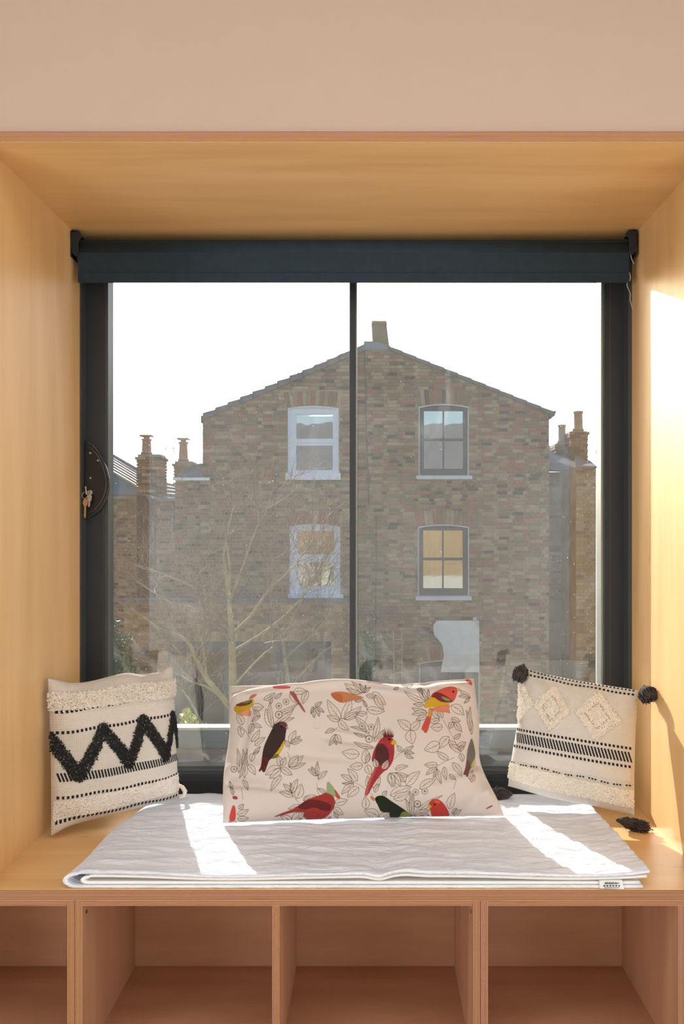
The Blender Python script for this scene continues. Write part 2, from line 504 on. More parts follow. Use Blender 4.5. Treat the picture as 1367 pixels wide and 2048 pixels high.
# shallow stepped bead round each light
g = MB()
g.box(jl1, jl1 + 0.012, YB_ + 0.006, 2.543, zb1, zt0)
g.box(jl1, X(1198, YB_), YB_ + 0.012, 2.543, zb1 + 0.0, zb1 + 0.004)
g.build('glazing_bead', M['alu_in'], win)
g = MB(); g.box(X(1203, YB_) , jr0, YB_ + 0.012, 2.543, zb1, zt0); g.build('glazing_bead', M['spacer'], win)
# raised lip lines on jambs and sill
g = MB(); g.box(jl0 + 0.001, jl0 + 0.006, 2.445, YB_, ZS, zt1); g.box(jr1 - 0.012, jr1 - 0.001, 2.440, YB_, ZS, zt1)
g.box(X(1218, YB_), X(1219.5, YB_), YB_ - 0.0015, YB_, ZS, zt1)
g.box(jl0 + 0.006, jr1 - 0.008, YB_ - 0.003, YB_, Z(1560, YB_) - 0.0008, Z(1560, YB_) + 0.0008)
g.build('frame_lip', M['alu_in'], win)
# meeting stile between the sliding lights
MB().box(X(698.5, YB_), X(711, YB_), YB_ + 0.002, 2.543, zb1, zt0).build('mullion', M['alu'], win, bevel=0.001)
g = MB(); g.box(X(711, YB_), X(713.2, YB_), YB_ + 0.020, 2.543, zb1, zt0); g.build('mullion_lit_side', M['spacer'], win)  # sunlit side of the mullion, put in as a pale strip
MB().box(jl1 + 0.006, X(699, YB_), YG, YG + 0.004, zb1, zt0).build('glass_pane', M['glass'], win)
MB().box(X(712.5, YB_), jr0 - 0.003, YG + 0.008, YG + 0.012, zb1, zt0).build('glass_pane', M['glass'], win)

# half-moon lever plate with lock, fixed on the left jamb
yh = YB_ - 0.016
arc = [(175, 882), (186, 889), (197, 902), (206, 919), (213, 938), (217.5, 957), (218, 972), (215, 990), (207, 1009), (197, 1023), (186, 1032), (175, 1037)]
pts = [(X(168, yh), Z(1037, yh)), (X(168, yh), Z(882, yh))] + [(X(a, yh), Z(b, yh)) for a, b in arc]
hp = MB().prism_y(pts, yh, YB_).build('handle_plate', M['black'], win, bevel=0.003)
g = MB()
inner = [(X(172 + (a - 172) * 0.86 + 1, yh), Z(960 + (b - 960) * 0.86, yh)) for a, b in arc]
g.tube([(a, yh - 0.002, b) for a, b in inner], 0.0022, 8)
g.build('handle_rim', M['alu_in'], hp)
for sx, sy in ((180.5, 906), (196, 921), (181, 956)):
    c = Vector(P(sx, sy, yh)); MB().tube([c + Vector((0, 0.001, 0)), c + Vector((0, -0.0015, 0))], 0.0032, 12).build('screw_head', M['steel'], hp)
c = Vector(P(181, 985, yh)); cyl = MB().tube([c + Vector((0, 0.001, 0)), c + Vector((0, -0.006, 0))], 0.0075, 16).build('lock_cylinder', M['steel'], hp)

# keys hanging in the lock
kk = empty('key_bunch', P(181, 990, yh - 0.01), 'small bunch of keys hanging from the lock of the black half-moon window handle', 'keys')
yk = yh - 0.012
g = MB(); g.prism_y([(X(172, yk), Z(973, yk)), (X(174.5, yk), Z(973, yk)), (X(176, yk), Z(989, yk)), (X(173.5, yk), Z(989, yk))], yk - 0.010, yk - 0.008)
g.tube([P(174, 983, yk - 0.009), P(180, 986, yk + 0.006)], 0.0016, 6); g.build('key_in_lock', M['steel'], kk)
ring = [(X(171.5, yk) + 0.0085 * math.cos(a), yk - 0.009 + 0.003 * math.sin(a), Z(991, yk) + 0.010 * math.sin(a)) for a in np.linspace(0, 2 * math.pi, 24)]
MB().tube(ring, 0.0008, 6, cap=False).build('split_ring', M['steel'], kk)
def key(x0, y0, x1, y1, wd, hw, m, nm):
    a = Vector(P(x0, y0, yk)); b = Vector(P(x1, y1, yk)); d = (b - a).normalized(); s_ = Vector((d.z, 0, -d.x))
    g = MB(); hd = a + d * 0.014
    oval = [a + d * 0.011 + (d * math.cos(t) * 0.012 + s_ * math.sin(t) * hw) for t in np.linspace(0, 2 * math.pi, 15)[:-1]]
    g.prism_y([(p.x, p.z) for p in oval], yk - 0.006, yk - 0.004)
    bl = [hd + s_ * wd]
    for i in range(7):
        q = hd + d * ((b - hd).length * (i + 0.5) / 7); bl += [q + s_ * wd * (1 if i % 2 else 0.55)]
    bl += [b, b - s_ * wd, hd - s_ * wd]
    g.prism_y([(p.x, p.z) for p in bl], yk - 0.0056, yk - 0.0042)
    k_ = g.build(nm, m, kk); return k_
key(172, 998, 170.5, 1036, 0.0032, 0.0075, M['brass'], 'brass_key')
key(181, 989, 178.5, 1014, 0.0032, 0.0070, M['steel'], 'steel_key')

# ------------------------------------------------------------------ roller blind
bl = empty('roller_blind', (0, 2.405, ZH), 'dark navy roller blind rolled up across the top of the window', 'blind')
YR = 2.408; zr = Z(503, 2.37)
ztop = Z(474, 2.38); rr = 0.040; zr = ztop - rr
MB().tube([(X(158, 2.40), YR, zr), (X(1256, 2.40), YR, zr)], rr - 0.002, 40).build('roller_tube', M['blind'], bl)
prof = []
for k in range(15):
    a = math.radians(90 + 90 * k / 14)
    prof.append((YR + rr * math.cos(a) * 0.92, zr + rr * math.sin(a)))
yfr = prof[-1][0]
zhem = Z(545.5, yfr)
prof += [(yfr, zr - 0.01), (yfr, zhem)]
xa, xb = X(156.5, 2.373), X(1257, 2.373)
g = MB(); n = len(prof)
for xx in (xa, xb):
    g.v += [(xx, y, z) for y, z in prof]
for xx in (xa, xb):
    g.v += [(xx, y + 0.0012, z - 0.0006) for y, z in prof]
for i in range(n - 1):
    g.face([i, i + 1, n + i + 1, n + i], 0, True); g.face([2 * n + i + 1, 2 * n + i, 3 * n + i, 3 * n + i + 1], 0, True)
g.build('blind_fabric', M['blind'], bl)
MB().box(xa, xb, yfr - 0.003, yfr + 0.006, Z(565, yfr), zhem).build('hem_bar', M['blind'], bl, bevel=0.0015)
def bracket(pxs, side):
    g = MB(); y0, y1 = 2.367, 2.436
    pl = [(X(a, y0), Z(b, y0)) for a, b in pxs]
    g.prism_y(pl, y0, y0 + 0.003)
    x_in = pl[0][0]; x_w = x_in - side * 0.0
    zt_, zb_ = pl[0][1], min(z for _, z in pl)
    sx = (x_in, x_in + side * 0.003)
    g.box(min(sx), max(sx), y0, y1, zb_, zt_)
    sx = (x_in, x_in + side * 0.018)
    g.box(min(sx), max(sx), y0, y1, zt_ - 0.004, zt_)
    return g.build('bracket', M['bracket'], bl, bevel=0.001)
bracket([(140.5, 461), (140.8, 480), (142, 497), (145.5, 508), (152, 513), (157, 513), (157, 482), (165, 472), (163, 470), (157, 461)], 1)
bracket([(1273, 459), (1273, 490), (1271, 503), (1264, 510), (1258, 508), (1257, 475), (1249, 469), (1256, 460)], -1)
g = MB(); g.tube([(X(1256, 2.37), 2.40, Z(491, 2.37)), (X(1266, 2.37), 2.40, Z(491, 2.37))], 0.022, 24)
pu = g.build('chain_pulley', M['cream'], bl)
g = MB(); yc = 2.372
g.tube([P(1260, 502, yc), P(1260.5, 510, yc), P(1262.5, 519, yc), P(1267, 528, yc)], 0.0011, 6)
g.build('pull_cord', M['cord'], bl); g = MB()
g.tube([P(1258, 545, yc), P(1260, 554, yc), P(1258.5, 562, yc)], 0.0016, 6); g.build('cord_toggle', M['cord'], bl); g = MB()
g.tube([P(1254, 562, yc), P(1253, 571, yc), P(1256, 578, yc), P(1260, 587, yc), P(1259, 600, yc), P(1261, 606, yc), P(1264, 618, yc), P(1268, 616, yc)], 0.0011, 6)
g.build('pull_cord', M['cord'], bl)
p1 = P(157.2, 494, 2.40)
g = MB(); g.tube([(p1[0] - 0.008, 2.40, p1[2]), (p1[0] + 0.001, 2.40, p1[2])], 0.016, 20); g.build('idler_end', M['cream'], bl)

# ------------------------------------------------------------------ outside: ledge, parapet, this building's own wall
lg = MB()
def wedge(xa, xb, y0, y1, z0, z1): lg.hexa([(xa, y0, 0.386), (xb, y0, 0.386), (xb, y1, 0.386), (xa, y1, 0.386), (xa, y0, z0), (xb, y0, z0), (xb, y1, z1), (xa, y1, z1)])
wedge(-0.892, 0.787, 2.548, 2.611, CZ - 0.757, CZ - 0.735)
wedge(-0.892, 0.787, 2.611, 2.72, CZ - 0.735, CZ - 0.718)
tag(lg.build('ledge_deck', M['stone']), 'dusty tan sloping ledge just outside the window glass', 'ledge')
pp = empty('parapet', (0, 2.67, CZ - 0.718), 'low blue-grey upstand with bright metal coping on the ledge outside the window', 'parapet')
MB().box(-0.89, 0.785, 2.650, 2.686, CZ - 0.722, CZ - 0.662).build('upstand', M['upstand'], pp)
MB().box(-0.89, 0.785, 2.643, 2.691, CZ - 0.6618, CZ - 0.6526).build('coping', M['coping'], pp, bevel=0.001)
ow = MB()
ow.box(-9, XL - 0.0015, 2.50, 2.61, -3.6, CZ + 2.4); ow.box(XR + 0.0015, 9, 2.50, 2.61, -3.6, CZ + 2.4)
ow.box(XL - 0.0015, XR + 0.0015, 2.547, 2.61, ZH - 0.02, CZ + 2.4); ow.box(XL - 0.0015, XR + 0.0015, 2.547, 2.61, -3.6, 0.38)
tag(ow.build('wall_outside', M['own_brick']), kind='structure')
rf = MB().hexa([(-9, 2.66, CZ + 2.4), (9, 2.66, CZ + 2.4), (9, -1.5, CZ + 4.6), (-9, -1.5, CZ + 4.6),
                (-9, 2.66, CZ + 2.5), (9, 2.66, CZ + 2.5), (9, -1.5, CZ + 4.7), (-9, -1.5, CZ + 4.7)]).build('trim_2', M['slate'])
tag(rf, kind='structure')
wr = MB().box(-3.5, -1.2, 2.611, 2.64, -3.6, 0.1).box(1.15, 5, 2.611, 2.64, -3.6, -0.6).build('trim_3', M['render_cream'])
tag(wr, kind='structure')

# ------------------------------------------------------------------ quilt folded on the seat
def quilt_mat():
    t = NT('white_quilted_cotton')
    v = t.coords('Object', (2.2, 9.0, 9.0))
    a = t.noise(v, 2.6, 5, 0.6, 2.2)
    rid = t.math('ABSOLUTE', t.math('SUBTRACT', a, 0.5))
    v2 = t.coords('Object', (14.0, 26.0, 20.0))
    b = t.noise(v2, 2.0, 4, 0.6, 1.4)
    wv = t.n('ShaderNodeTexWave', wave_type='BANDS', bands_direction='Y'); wv.inputs['Scale'].default_value = 55.0
    wv.inputs['Distortion'].default_value = 2.5; t.l(t.coords('Object'), wv.inputs['Vector'])
    h = t.math('ADD', t.math('MULTIPLY', rid, 2.4), t.math('ADD', t.math('MULTIPLY', b, 0.35), t.math('MULTIPLY', wv.outputs['Fac'], 0.05)))
    t.bsdf((0.76, 0.79, 0.88), 0.9, 0, 0.2, t.bump(h, 0.8, 0.007), sheen=0.1)
    return t.mat
M['quilt'] = quilt_mat()
M['quilt_plain'] = m_plain('white_cotton_backing', (0.80, 0.79, 0.78), 0.9, var=0.02, bump=0.05)
M['label'] = m_plain('care_label_satin', (0.72, 0.72, 0.73), 0.6, var=0.02)
M['ink'] = m_plain('label_ink', (0.09, 0.09, 0.10), 0.7)

quilt = empty('folded_quilt', (0, 2.1, ZS), 'white quilted bedspread folded in layers along the wooden seat', 'quilt')
QY0, QY1 = 1.847, 2.40
def q_left(y):
    t = (y - QY0) / (QY1 - QY0)
    return -0.700 + 0.03 * t + 0.028 * t * t + 0.006 * math.sin(9 * t)
def q_right(y):
    t = (y - QY0) / (QY1 - QY0)
    return 0.640 - 0.012 * t - 0.015 * max(0, t - 0.35)
def dip(x, y):
    f = math.exp(-((y - QY0) / 0.10) ** 2)
    return f * (-0.0065 * math.exp(-((x - 0.015) / 0.024) ** 2) + 0.0035 * math.exp(-((x - 0.075) / 0.035) ** 2) + 0.0022 * math.sin(x * 9 + 1.0))
def ridge(x, y):
    # raised wandering quilt relief, long in x
    yy = (y - QY0) * 1.0
    r = 0.0
    r += 0.0015 * math.sin(yy * 95 + 1.8 * math.sin(x * 7) + 0.9 * math.sin(x * 23 + yy * 30))
    r += 0.0009 * math.sin(yy * 210 + 2.6 * math.sin(x * 13 + 2) + 1.5 * math.sin(x * 37))
    r += 0.0011 * math.sin(x * 60 + 3 * math.sin(yy * 40)) * math.sin(yy * 55 + 3 * math.sin(x * 11))
    return r
def fold_layer(name, zlow, ztop_, inset_l, inset_r, yin, th, textured, mats):
    """a sheet folded round its left edge: lower leaf, round fold, upper leaf (profile in x-z), swept in y"""
    NX, NY, NF = 230, 90, 12
    V = []; ys = np.linspace(QY0 + yin, QY1 - yin, NY)
    r = (ztop_ - zlow) / 2; zc = (ztop_ + zlow) / 2
    cols = 0
    for off in (0.0, th):
        for y in ys:
            xl, xr_ = q_left(y) + inset_l + r, q_right(y) - inset_r
            yb_ = 0.002 * math.sin(y * 40)
            row = []
            for k in range(NX // 3):                       # lower leaf, right to left
                x = xr_ - 0.016 + (xl - xr_ + 0.016) * k / (NX // 3)
                row.append((x, y, zlow + off))
            for k in range(NF + 1):                        # the fold, with a fat lip at the front-left
                a = -math.pi / 2 - math.pi * k / NF
                row.append((xl + math.cos(a) * (r - off) * 1.9, y, zc + math.sin(a) * (r - off)))
            for k in range(1, NX + 1):                     # upper leaf, left to right
                x = xl + (xr_ - xl) * k / NX
                zz = ztop_ - off
                zz += dip(x, y) * (zlow > ZS + 0.004 and 0.8 or 1.0)
                sag = 0.0025 * math.sin(x * 6.3 + 0.4) + 0.0015 * math.sin(x * 15 + y * 9)
                zz += sag * 0.6
                if textured and off == 0: zz += ridge(x, y) * min(1, k / 6)
                e = max(0, (x - (xr_ - 0.10)) / 0.10)
                zz += 0.006 * e * e * (1 if textured else 0.4)
                row.append((x, y + dip(x, y) * 0.4, zz))
            cols = len(row); V += row
    n1 = NY * cols; Q = []
    idx = np.arange(n1).reshape(NY, cols)
    a = idx[:-1, :-1].ravel(); b = idx[:-1, 1:].ravel(); c = idx[1:, 1:].ravel(); d = idx[1:, :-1].ravel()
    Q.append(np.stack([a, b, c, d], 1)); Q.append(np.stack([d, c, b, a], 1) + n1)
    def strip(line, fl):
        p, q = line[:-1], line[1:]
        return np.stack([p, q, q + n1, p + n1] if fl else [q, p, p + n1, q + n1], 1)
    Q.append(strip(idx[0, :], False)); Q.append(strip(idx[-1, :], True)); Q.append(strip(idx[:, 0], True)); Q.append(strip(idx[:, -1], False))
    Q = np.concatenate(Q)
    return add_mesh(name, V, Q, mats, quilt)
z0 = ZS + 0.0006
fold_layer('outer_fold', z0, z0 + 0.0350, 0.0, 0.0, 0.0, 0.0060, True, [M['quilt']])
fold_layer('inner_fold', z0 + 0.0080, z0 + 0.0262, 0.032, 0.006, 0.003, 0.0056, False, [M['quilt_plain']])
# care label hanging over the front edge
g = MB()
la, lb = X(1199, 1.843), X(1247, 1.843); zt_, zb_ = z0 + 0.0180, z0 - 0.0
g.hexa([(la, 1.8435, zb_ + 0.001), (lb, 1.8415, zb_ - 0.0), (lb, 1.8475, zb_ - 0.0), (la, 1.848, zb_ + 0.001),
        (la - 0.001, 1.845, zt_), (lb - 0.004, 1.844, zt_ + 0.0015), (lb - 0.004, 1.849, zt_ + 0.0015), (la - 0.001, 1.849, zt_)])
lab = g.build('care_label', M['label'], quilt); lab['label'] = 'small white care label with grey lines of washing symbols'
g = MB(); yl = 1.8412
def dash(cx, cz, w_, h_): g.box(cx - w_ / 2, cx + w_ / 2, yl, yl + 0.0035, cz - h_ / 2, cz + h_ / 2)
for r_, zz in enumerate((0.0145, 0.0125, 0.0035)):
    x = la + 0.012
    while x < lb - 0.012:
        w_ = random.uniform(0.0012, 0.0035); dash(x, z0 + zz, w_, 0.0006); x += w_ + 0.0009
for k in range(6): 
    cx = la + 0.010 + k * 0.0068
    dash(cx, z0 + 0.0085, 0.0026, 0.0007); dash(cx, z0 + 0.0066, 0.0030, 0.0007); dash(cx - 0.0012, z0 + 0.0076, 0.0006, 0.0024); dash(cx + 0.0012, z0 + 0.0076, 0.0006, 0.0024)
g.build('label_print', M['ink'], lab)

# ------------------------------------------------------------------ cushions
class Cushion:
    """soft square between four 3D corners; front(u,v) gives the cloth point, v runs top to bottom"""
    def __init__(s, TL, TR, BR_, BL, thick, pinch=0.05, p=2.4, q=0.62, wr=(), shape=None, seed=0, noise_amp=0.002):
        s.c = [np.array(x, float) for x in (TL, TR, BR_, BL)]
        s.th = thick; s.pinch = pinch; s.p = p; s.q = q; s.wr = wr; s.shape = shape; s.na = noise_amp
        n = np.cross(s.c[1] - s.c[0], s.c[3] - s.c[0]); n /= np.linalg.norm(n)
        if n[1] > 0: n = -n
        s.n = n
        r = np.random.default_rng(seed); s.ph = r.uniform(0, 6.28, 24); s.fr = r.uniform(3, 22, 24); s.an = r.uniform(0, 6.28, 24)
    def surf(s, u, v, side=1.0):
        u = np.asarray(u, float); v = np.asarray(v, float)
        a = 2 * u - 1; b = 2 * v - 1
        # edges bow inward between the corners
        ua = u - s.pinch * a * (1 - b * b) ** 1.0 * np.abs(a) ** 3 * 0.5
        va = v - s.pinch * b * (1 - a * a) ** 1.0 * np.abs(b) ** 3 * 0.5
        TL, TR, BR_, BL = s.c
        w = lambda x: x[..., None]
        base = w((1 - ua) * (1 - va)) * TL + w(ua * (1 - va)) * TR + w(ua * va) * BR_ + w((1 - ua) * va) * BL
        h = (np.clip(1 - np.abs(a) ** s.p, 0, 1) * np.clip(1 - np.abs(b) ** s.p, 0, 1)) ** s.q
        edge = np.clip((1 - np.abs(a)) * 8, 0, 1) * np.clip((1 - np.abs(b)) * 8, 0, 1)
        d = s.th * h
        nz = 0
        for i in range(24):
            nz = nz + np.sin((np.cos(s.an[i]) * u + np.sin(s.an[i]) * v) * s.fr[i] + s.ph[i]) / (0.5 + s.fr[i] / 8)
        d = d + s.na * nz * edge
        if side > 0:
            for (u0, v0, u1, v1, dep, wd) in s.wr:
                dx, dy = u1 - u0, v1 - v0; L2 = dx * dx + dy * dy
                t = np.clip(((u - u0) * dx + (v - v0) * dy) / L2, 0, 1)
                dist2 = (u - u0 - t * dx) ** 2 + (v - v0 - t * dy) ** 2
                d = d + dep * np.exp(-dist2 / wd ** 2) * (1 - 0.6 * t) * np.clip((1 - np.abs(a)) * 14, 0.0, 1) 
        out = base + w(d * (1.0 if side > 0 else -0.5)) * s.n
        if s.shape is not None: out = out + s.shape(u, v, side)
        return out
    def normal(s, u, v):
        e = 1e-3
        du = s.surf(u + e, v) - s.surf(u - e, v); dv = s.surf(u, v + e) - s.surf(u, v - e)
        n = np.cross(du, dv); n /= np.linalg.norm(n, axis=-1, keepdims=True) + 1e-12
        f = (n @ s.n) < 0
        n[f] *= -1
        return n
    def mesh(s, name, mats, parent, nu, nv, side=1.0, colors=None):
        # denser towards the edges
        def sp(n):
            t = np.linspace(0, 1, n); return t
        u, v = np.meshgrid(sp(nu), sp(nv))
        Vt = s.surf(u.ravel(), v.ravel(), side)
        idx = np.arange(nu * nv).reshape(nv, nu)
        Q = np.stack([idx[:-1, :-1].ravel(), idx[1:, :-1].ravel(), idx[1:, 1:].ravel(), idx[:-1, 1:].ravel()], 1)
        if side < 0: Q = Q[:, ::-1]
        ob = add_mesh(name, Vt, Q, mats, parent)
        uv = ob.data.uv_layers.new(name='UVMap')
        lp = Q.ravel(); arr = np.empty((len(lp), 2), np.float32); arr[:, 0] = u.ravel()[lp]; arr[:, 1] = v.ravel()[lp]
        uv.data.foreach_set('uv', arr.ravel())
        if colors is not None:
            ca = ob.data.color_attributes.new('print', 'FLOAT_COLOR', 'POINT')
            cc = colors(u.ravel(), v.ravel(), Vt); ca.data.foreach_set('color', np.concatenate([cc, np.ones((len(cc), 1))], 1).astype(np.float32).ravel())
        return ob
    def stitches(s, name, mat, parent, segs, lift=0.0012):
        """segs: list of (u0,v0,u1,v1,half_width in v) raised thread dashes"""
        V = []; Q = []
        for (u0, v0, u1, v1, hw) in segs:
            K = 4
            t = np.linspace(0, 1, K)
            uu = u0 + (u1 - u0) * t; vv = v0 + (v1 - v0) * t
            L = math.hypot(u1 - u0, v1 - v0) + 1e-9; pu, pv = -(v1 - v0) / L * hw, (u1 - u0) / L * hw
            shape = [0.85, 1, 1, 0.85]
            rows = []
            for sgn, lf in ((-1, -0.0012), (-0.8, lift), (0, lift * 1.5), (0.8, lift), (1, -0.0012)):
                a_ = uu + pu * sgn * np.array(shape); b_ = vv + pv * sgn * np.array(shape)
                pt = s.surf(a_, b_); nn = s.normal(a_, b_)
                lfv = np.array([min(lf, -0.0008), lf, lf, min(lf, -0.0008)])
                rows.append(pt + nn * lfv[:, None])
            b0 = len(V) * 1
            flat = np.concatenate(rows)
            V.extend(flat.tolist())
            for r_ in range(4):
                for k in range(K - 1):
                    i = b0 + r_ * K + k
                    Q.append((i, i + 1, i + K + 1, i + K))
        ob = add_mesh(name, V, Q, [mat], parent)
        ob['kind'] = 'stuff'
        return ob
    def tufts(s, name, mat, parent, uv, length, rad, lean=(0, 0, -0.3), jitter=0.5):
        u, v = uv[:, 0], uv[:, 1]
        p = s.surf(u, v); n = s.normal(u, v)
        r = np.random.default_rng(len(uv))
        d = n + np.array(lean) + r.normal(0, jitter, p.shape); d /= np.linalg.norm(d, axis=1, keepdims=True)
        L = length * r.uniform(0.6, 1.25, (len(p), 1)); R = rad * r.uniform(0.7, 1.3, (len(p), 1))
        e1 = np.cross(d, np.array([0.3, 0.2, 0.9])); e1 /= np.linalg.norm(e1, axis=1, keepdims=True) + 1e-9
        e2 = np.cross(d, e1)
        base = p - n * 0.001
        mid = base + d * L * 0.6
        tip = base + d * L * 1.0
        r2 = 0
        Vs = np.stack([base, mid + e1 * R, mid + (-0.5 * e1 + 0.87 * e2) * R, mid + (-0.5 * e1 - 0.87 * e2) * R, tip], 1).reshape(-1, 3)
        o = (np.arange(len(p)) * 5)[:, None, None]
        T = np.array([[0, 2, 1], [0, 3, 2], [0, 1, 3], [1, 2, 4], [2, 3, 4], [3, 1, 4]])[None] + o
        ob = add_mesh(name, Vs, T.reshape(-1, 3), [mat], parent, smooth=False)
        ob['kind'] = 'stuff'
        return ob

def cloth_mat(name, c, ribs=0.0, ribaxis=1, scale=120, twill=False, attr=None, sheen=0.2, bumpv=0.35, stretch=None, back=0.12):
    t = NT(name)
    tc = t.n('ShaderNodeTexCoord')
    col = c
    nz = t.noise(tc.outputs['Object'], 60.0, 4)
    if attr:
        at = t.n('ShaderNodeAttribute'); at.attribute_name = attr
        col = at.outputs['Color']
    else:
        col = t.ramp(nz, [(0.2, tuple(x * 0.93 for x in c)), (0.8, c)])
    h = t.math('MULTIPLY', nz, 0.3)
    if ribs:
        for ax, amt in ((0, 0.5), (1, 1.0)):
            sp = t.n('ShaderNodeSeparateXYZ'); t.l(tc.outputs['UV'], sp.inputs[0])
            sn = t.math('SINE', t.math('MULTIPLY', sp.outputs[ax], scale * 2 * math.pi))
            h = t.math('ADD', h, t.math('MULTIPLY', sn, ribs * amt))
    nm = t.bump(h, bumpv, 0.002)
    p = t.bsdf(col, 0.95, 0, 0.15, nm, sheen=sheen)
    tl = t.n('ShaderNodeBsdfTranslucent')
    if isinstance(col, tuple): tl.inputs[0].default_value = (*col, 1)
    else: t.l(col, tl.inputs[0])
    mx = t.n('ShaderNodeMixShader'); mx.inputs[0].default_value = back
    t.l(p.outputs[0], mx.inputs[1]); t.l(tl.outputs[0], mx.inputs[2]); t.l(mx.outputs[0], t.out.inputs[0])
    return t.mat
CREAM = (0.68, 0.625, 0.565)
M['weave'] = cloth_mat('cream_woven_cotton', CREAM, 0.5, 1, 75)
M['shag'] = cloth_mat('cream_tufted_yarn', (0.84, 0.77, 0.70), back=0.0)
M['yarn_black'] = cloth_mat('black_yarn', (0.016, 0.015, 0.016), back=0.0)
M['yarn_white'] = cloth_mat('white_tufted_yarn', (0.86, 0.79, 0.70), back=0.0)
M['tassel'] = m_plain('charcoal_tassel_yarn', (0.055, 0.042, 0.040), 0.85, var=0.6, vscale=60.0)

def dash_line(v0, v1, u0, u1, n, hw, duty=0.76, wob=0.0):
    segs = []
    for i in range(n):
        a = u0 + (u1 - u0) * i / n; b = a + (u1 - u0) / n * duty
        f = lambda x: v0 + (v1 - v0) * x + wob * math.sin(x * 17)
        segs.append((a, f(a), b, f(b), hw))
    return segs
def region(n, u0, u1, va, vb, seed=1, fn=None):
    r = np.random.default_rng(seed); u = r.uniform(u0, u1, n); v = r.uniform(va, vb, n)
    k = np.ones(n, bool) if fn is None else fn(u, v)
    return np.stack([u[k], v[k]], 1)

# ---- left cushion
lc = empty('cushion', (-0.72, 2.26, ZS), 'square cream woven cushion with a black tufted zigzag leaning in the left corner', 'cushion', 'patterned boho cushions at the ends of the seat')
def ears_l(u, v, side):
    o = np.zeros(u.shape + (3,))
    tr = np.exp(-(((u - 0.97) / 0.055) ** 2 + (v / 0.06) ** 2)); o[..., 2] += 0.016 * tr
    tl = np.exp(-(((u) / 0.10) ** 2 + (v / 0.06) ** 2)); o[..., 2] += 0.012 * tl
    o[..., 2] -= 0.005 * np.exp(-(((u - 0.25) / 0.14) ** 2 + (v / 0.12) ** 2)) + 0.006 * np.exp(-(((u - 0.72) / 0.08) ** 2 + (v / 0.08) ** 2))
    o[..., 2] += 0.012 * np.exp(-(((u - 0.62) / 0.20) ** 2 + (v / 0.12) ** 2))
    bl = np.exp(-((u / 0.09) ** 2 + ((v - 1) / 0.07) ** 2)); o[..., 2] -= 0.012 * bl
    return o
L = Cushion((-0.876, 2.160, CZ - 0.414), (-0.598, 2.400, CZ - 0.425), (-0.568, 2.345, CZ - 0.787), (-0.858, 2.135, CZ - 0.803), 0.066,
            pinch=0.015, p=2.9, q=0.58, seed=3, noise_amp=0.0020, shape=ears_l,
            wr=((0.12, 0.10, 0.30, 0.0, -0.010, 0.05), (0.55, 0.13, 0.75, 0.03, -0.008, 0.05), (0.6, 0.26, 0.9, 0.22, -0.004, 0.06), (0.05, 0.9, 0.25, 0.97, -0.008, 0.04)))
L.mesh('front_cover', [M['weave']], lc, 120, 120)
L.mesh('back_cover', [M['weave']], lc, 50, 50, -1)
seg = []
for a_, b_ in ((0.195, 0.155), (0.335, 0.315), (0.775, 0.80), (0.935, 0.965)):
    seg += dash_line(a_, b_, 0.02, 0.985, 32, 0.0120, wob=0.004)
L.stitches('dashed_stitching', M['yarn_black'], lc, seg)
seg = []
for i in range(44):
    u0 = 0.02 + 0.96 * i / 44
    for j in range(5):
        v0 = 0.618 + 0.026 * u0 + j * 0.0115
        uu = u0 + j * 0.0038
        seg.append((uu, v0, min(uu + 0.0180, 0.99), v0, 0.0080))
L.stitches('woven_band', M['yarn_black'], lc, seg, 0.0008)
zz = [(-0.01, 0.37), (0.165, 0.645), (0.335, 0.345), (0.53, 0.615), (0.655, 0.325), (0.845, 0.625), (0.925, 0.325), (1.0, 0.58)]
def in_zz(u, v, hw=0.040):
    m = np.zeros(u.shape, bool)
    for (a, b), (c, d) in zip(zz[:-1], zz[1:]):
        dx, dy = c - a, d - b
        t = np.clip(((u - a) * dx + (v - b) * dy) / (dx * dx + dy * dy), 0, 1)
        w_ = hw * (0.62 if a > 0.84 else 1.0)
        m |= ((u - a - t * dx) ** 2 + (v - b - t * dy) ** 2) < w_ ** 2
    return m
L.tufts('zigzag_tufting', M['yarn_black'], lc, region(26000, 0.0, 1.0, 0.28, 0.69, 5, in_zz), 0.0075, 0.0017, (0, 0, 0.0), 0.55)
L.tufts('tufted_band', M['shag'], lc, region(5200, 0.0, 1.0, 0.07, 0.18, 6), 0.0085, 0.0030, (0, 0, -0.3), 0.5)
L.tufts('tufted_band', M['shag'], lc, region(5200, 0.01, 0.99, 0.80, 0.925, 7), 0.0045, 0.0028, (0, 0, -0.3), 0.4)
seg = []
for j in range(8):
    for i in range(70):
        u0 = 0.03 + 0.94 * i / 70 + (j % 2) * 0.0067
        for base in (0.215, 0.690):
            v0 = base + j * 0.0125; seg.append((u0, v0, u0 + 0.009, v0 + 0.006, 0.0036))
L.stitches('twill_weave', M['shag'], lc, seg, 0.0006)
# looped corner trim on the far lower corner
g = MB()
g.tube([P(357, 1570, 2.36), P(364, 1574, 2.355), P(370, 1583, 2.35), P(368, 1592, 2.345), P(358, 1596, 2.34)], [0.004, 0.006, 0.007, 0.006, 0.004], 8)
g.build('corner_loop', M['yarn_white'], lc)

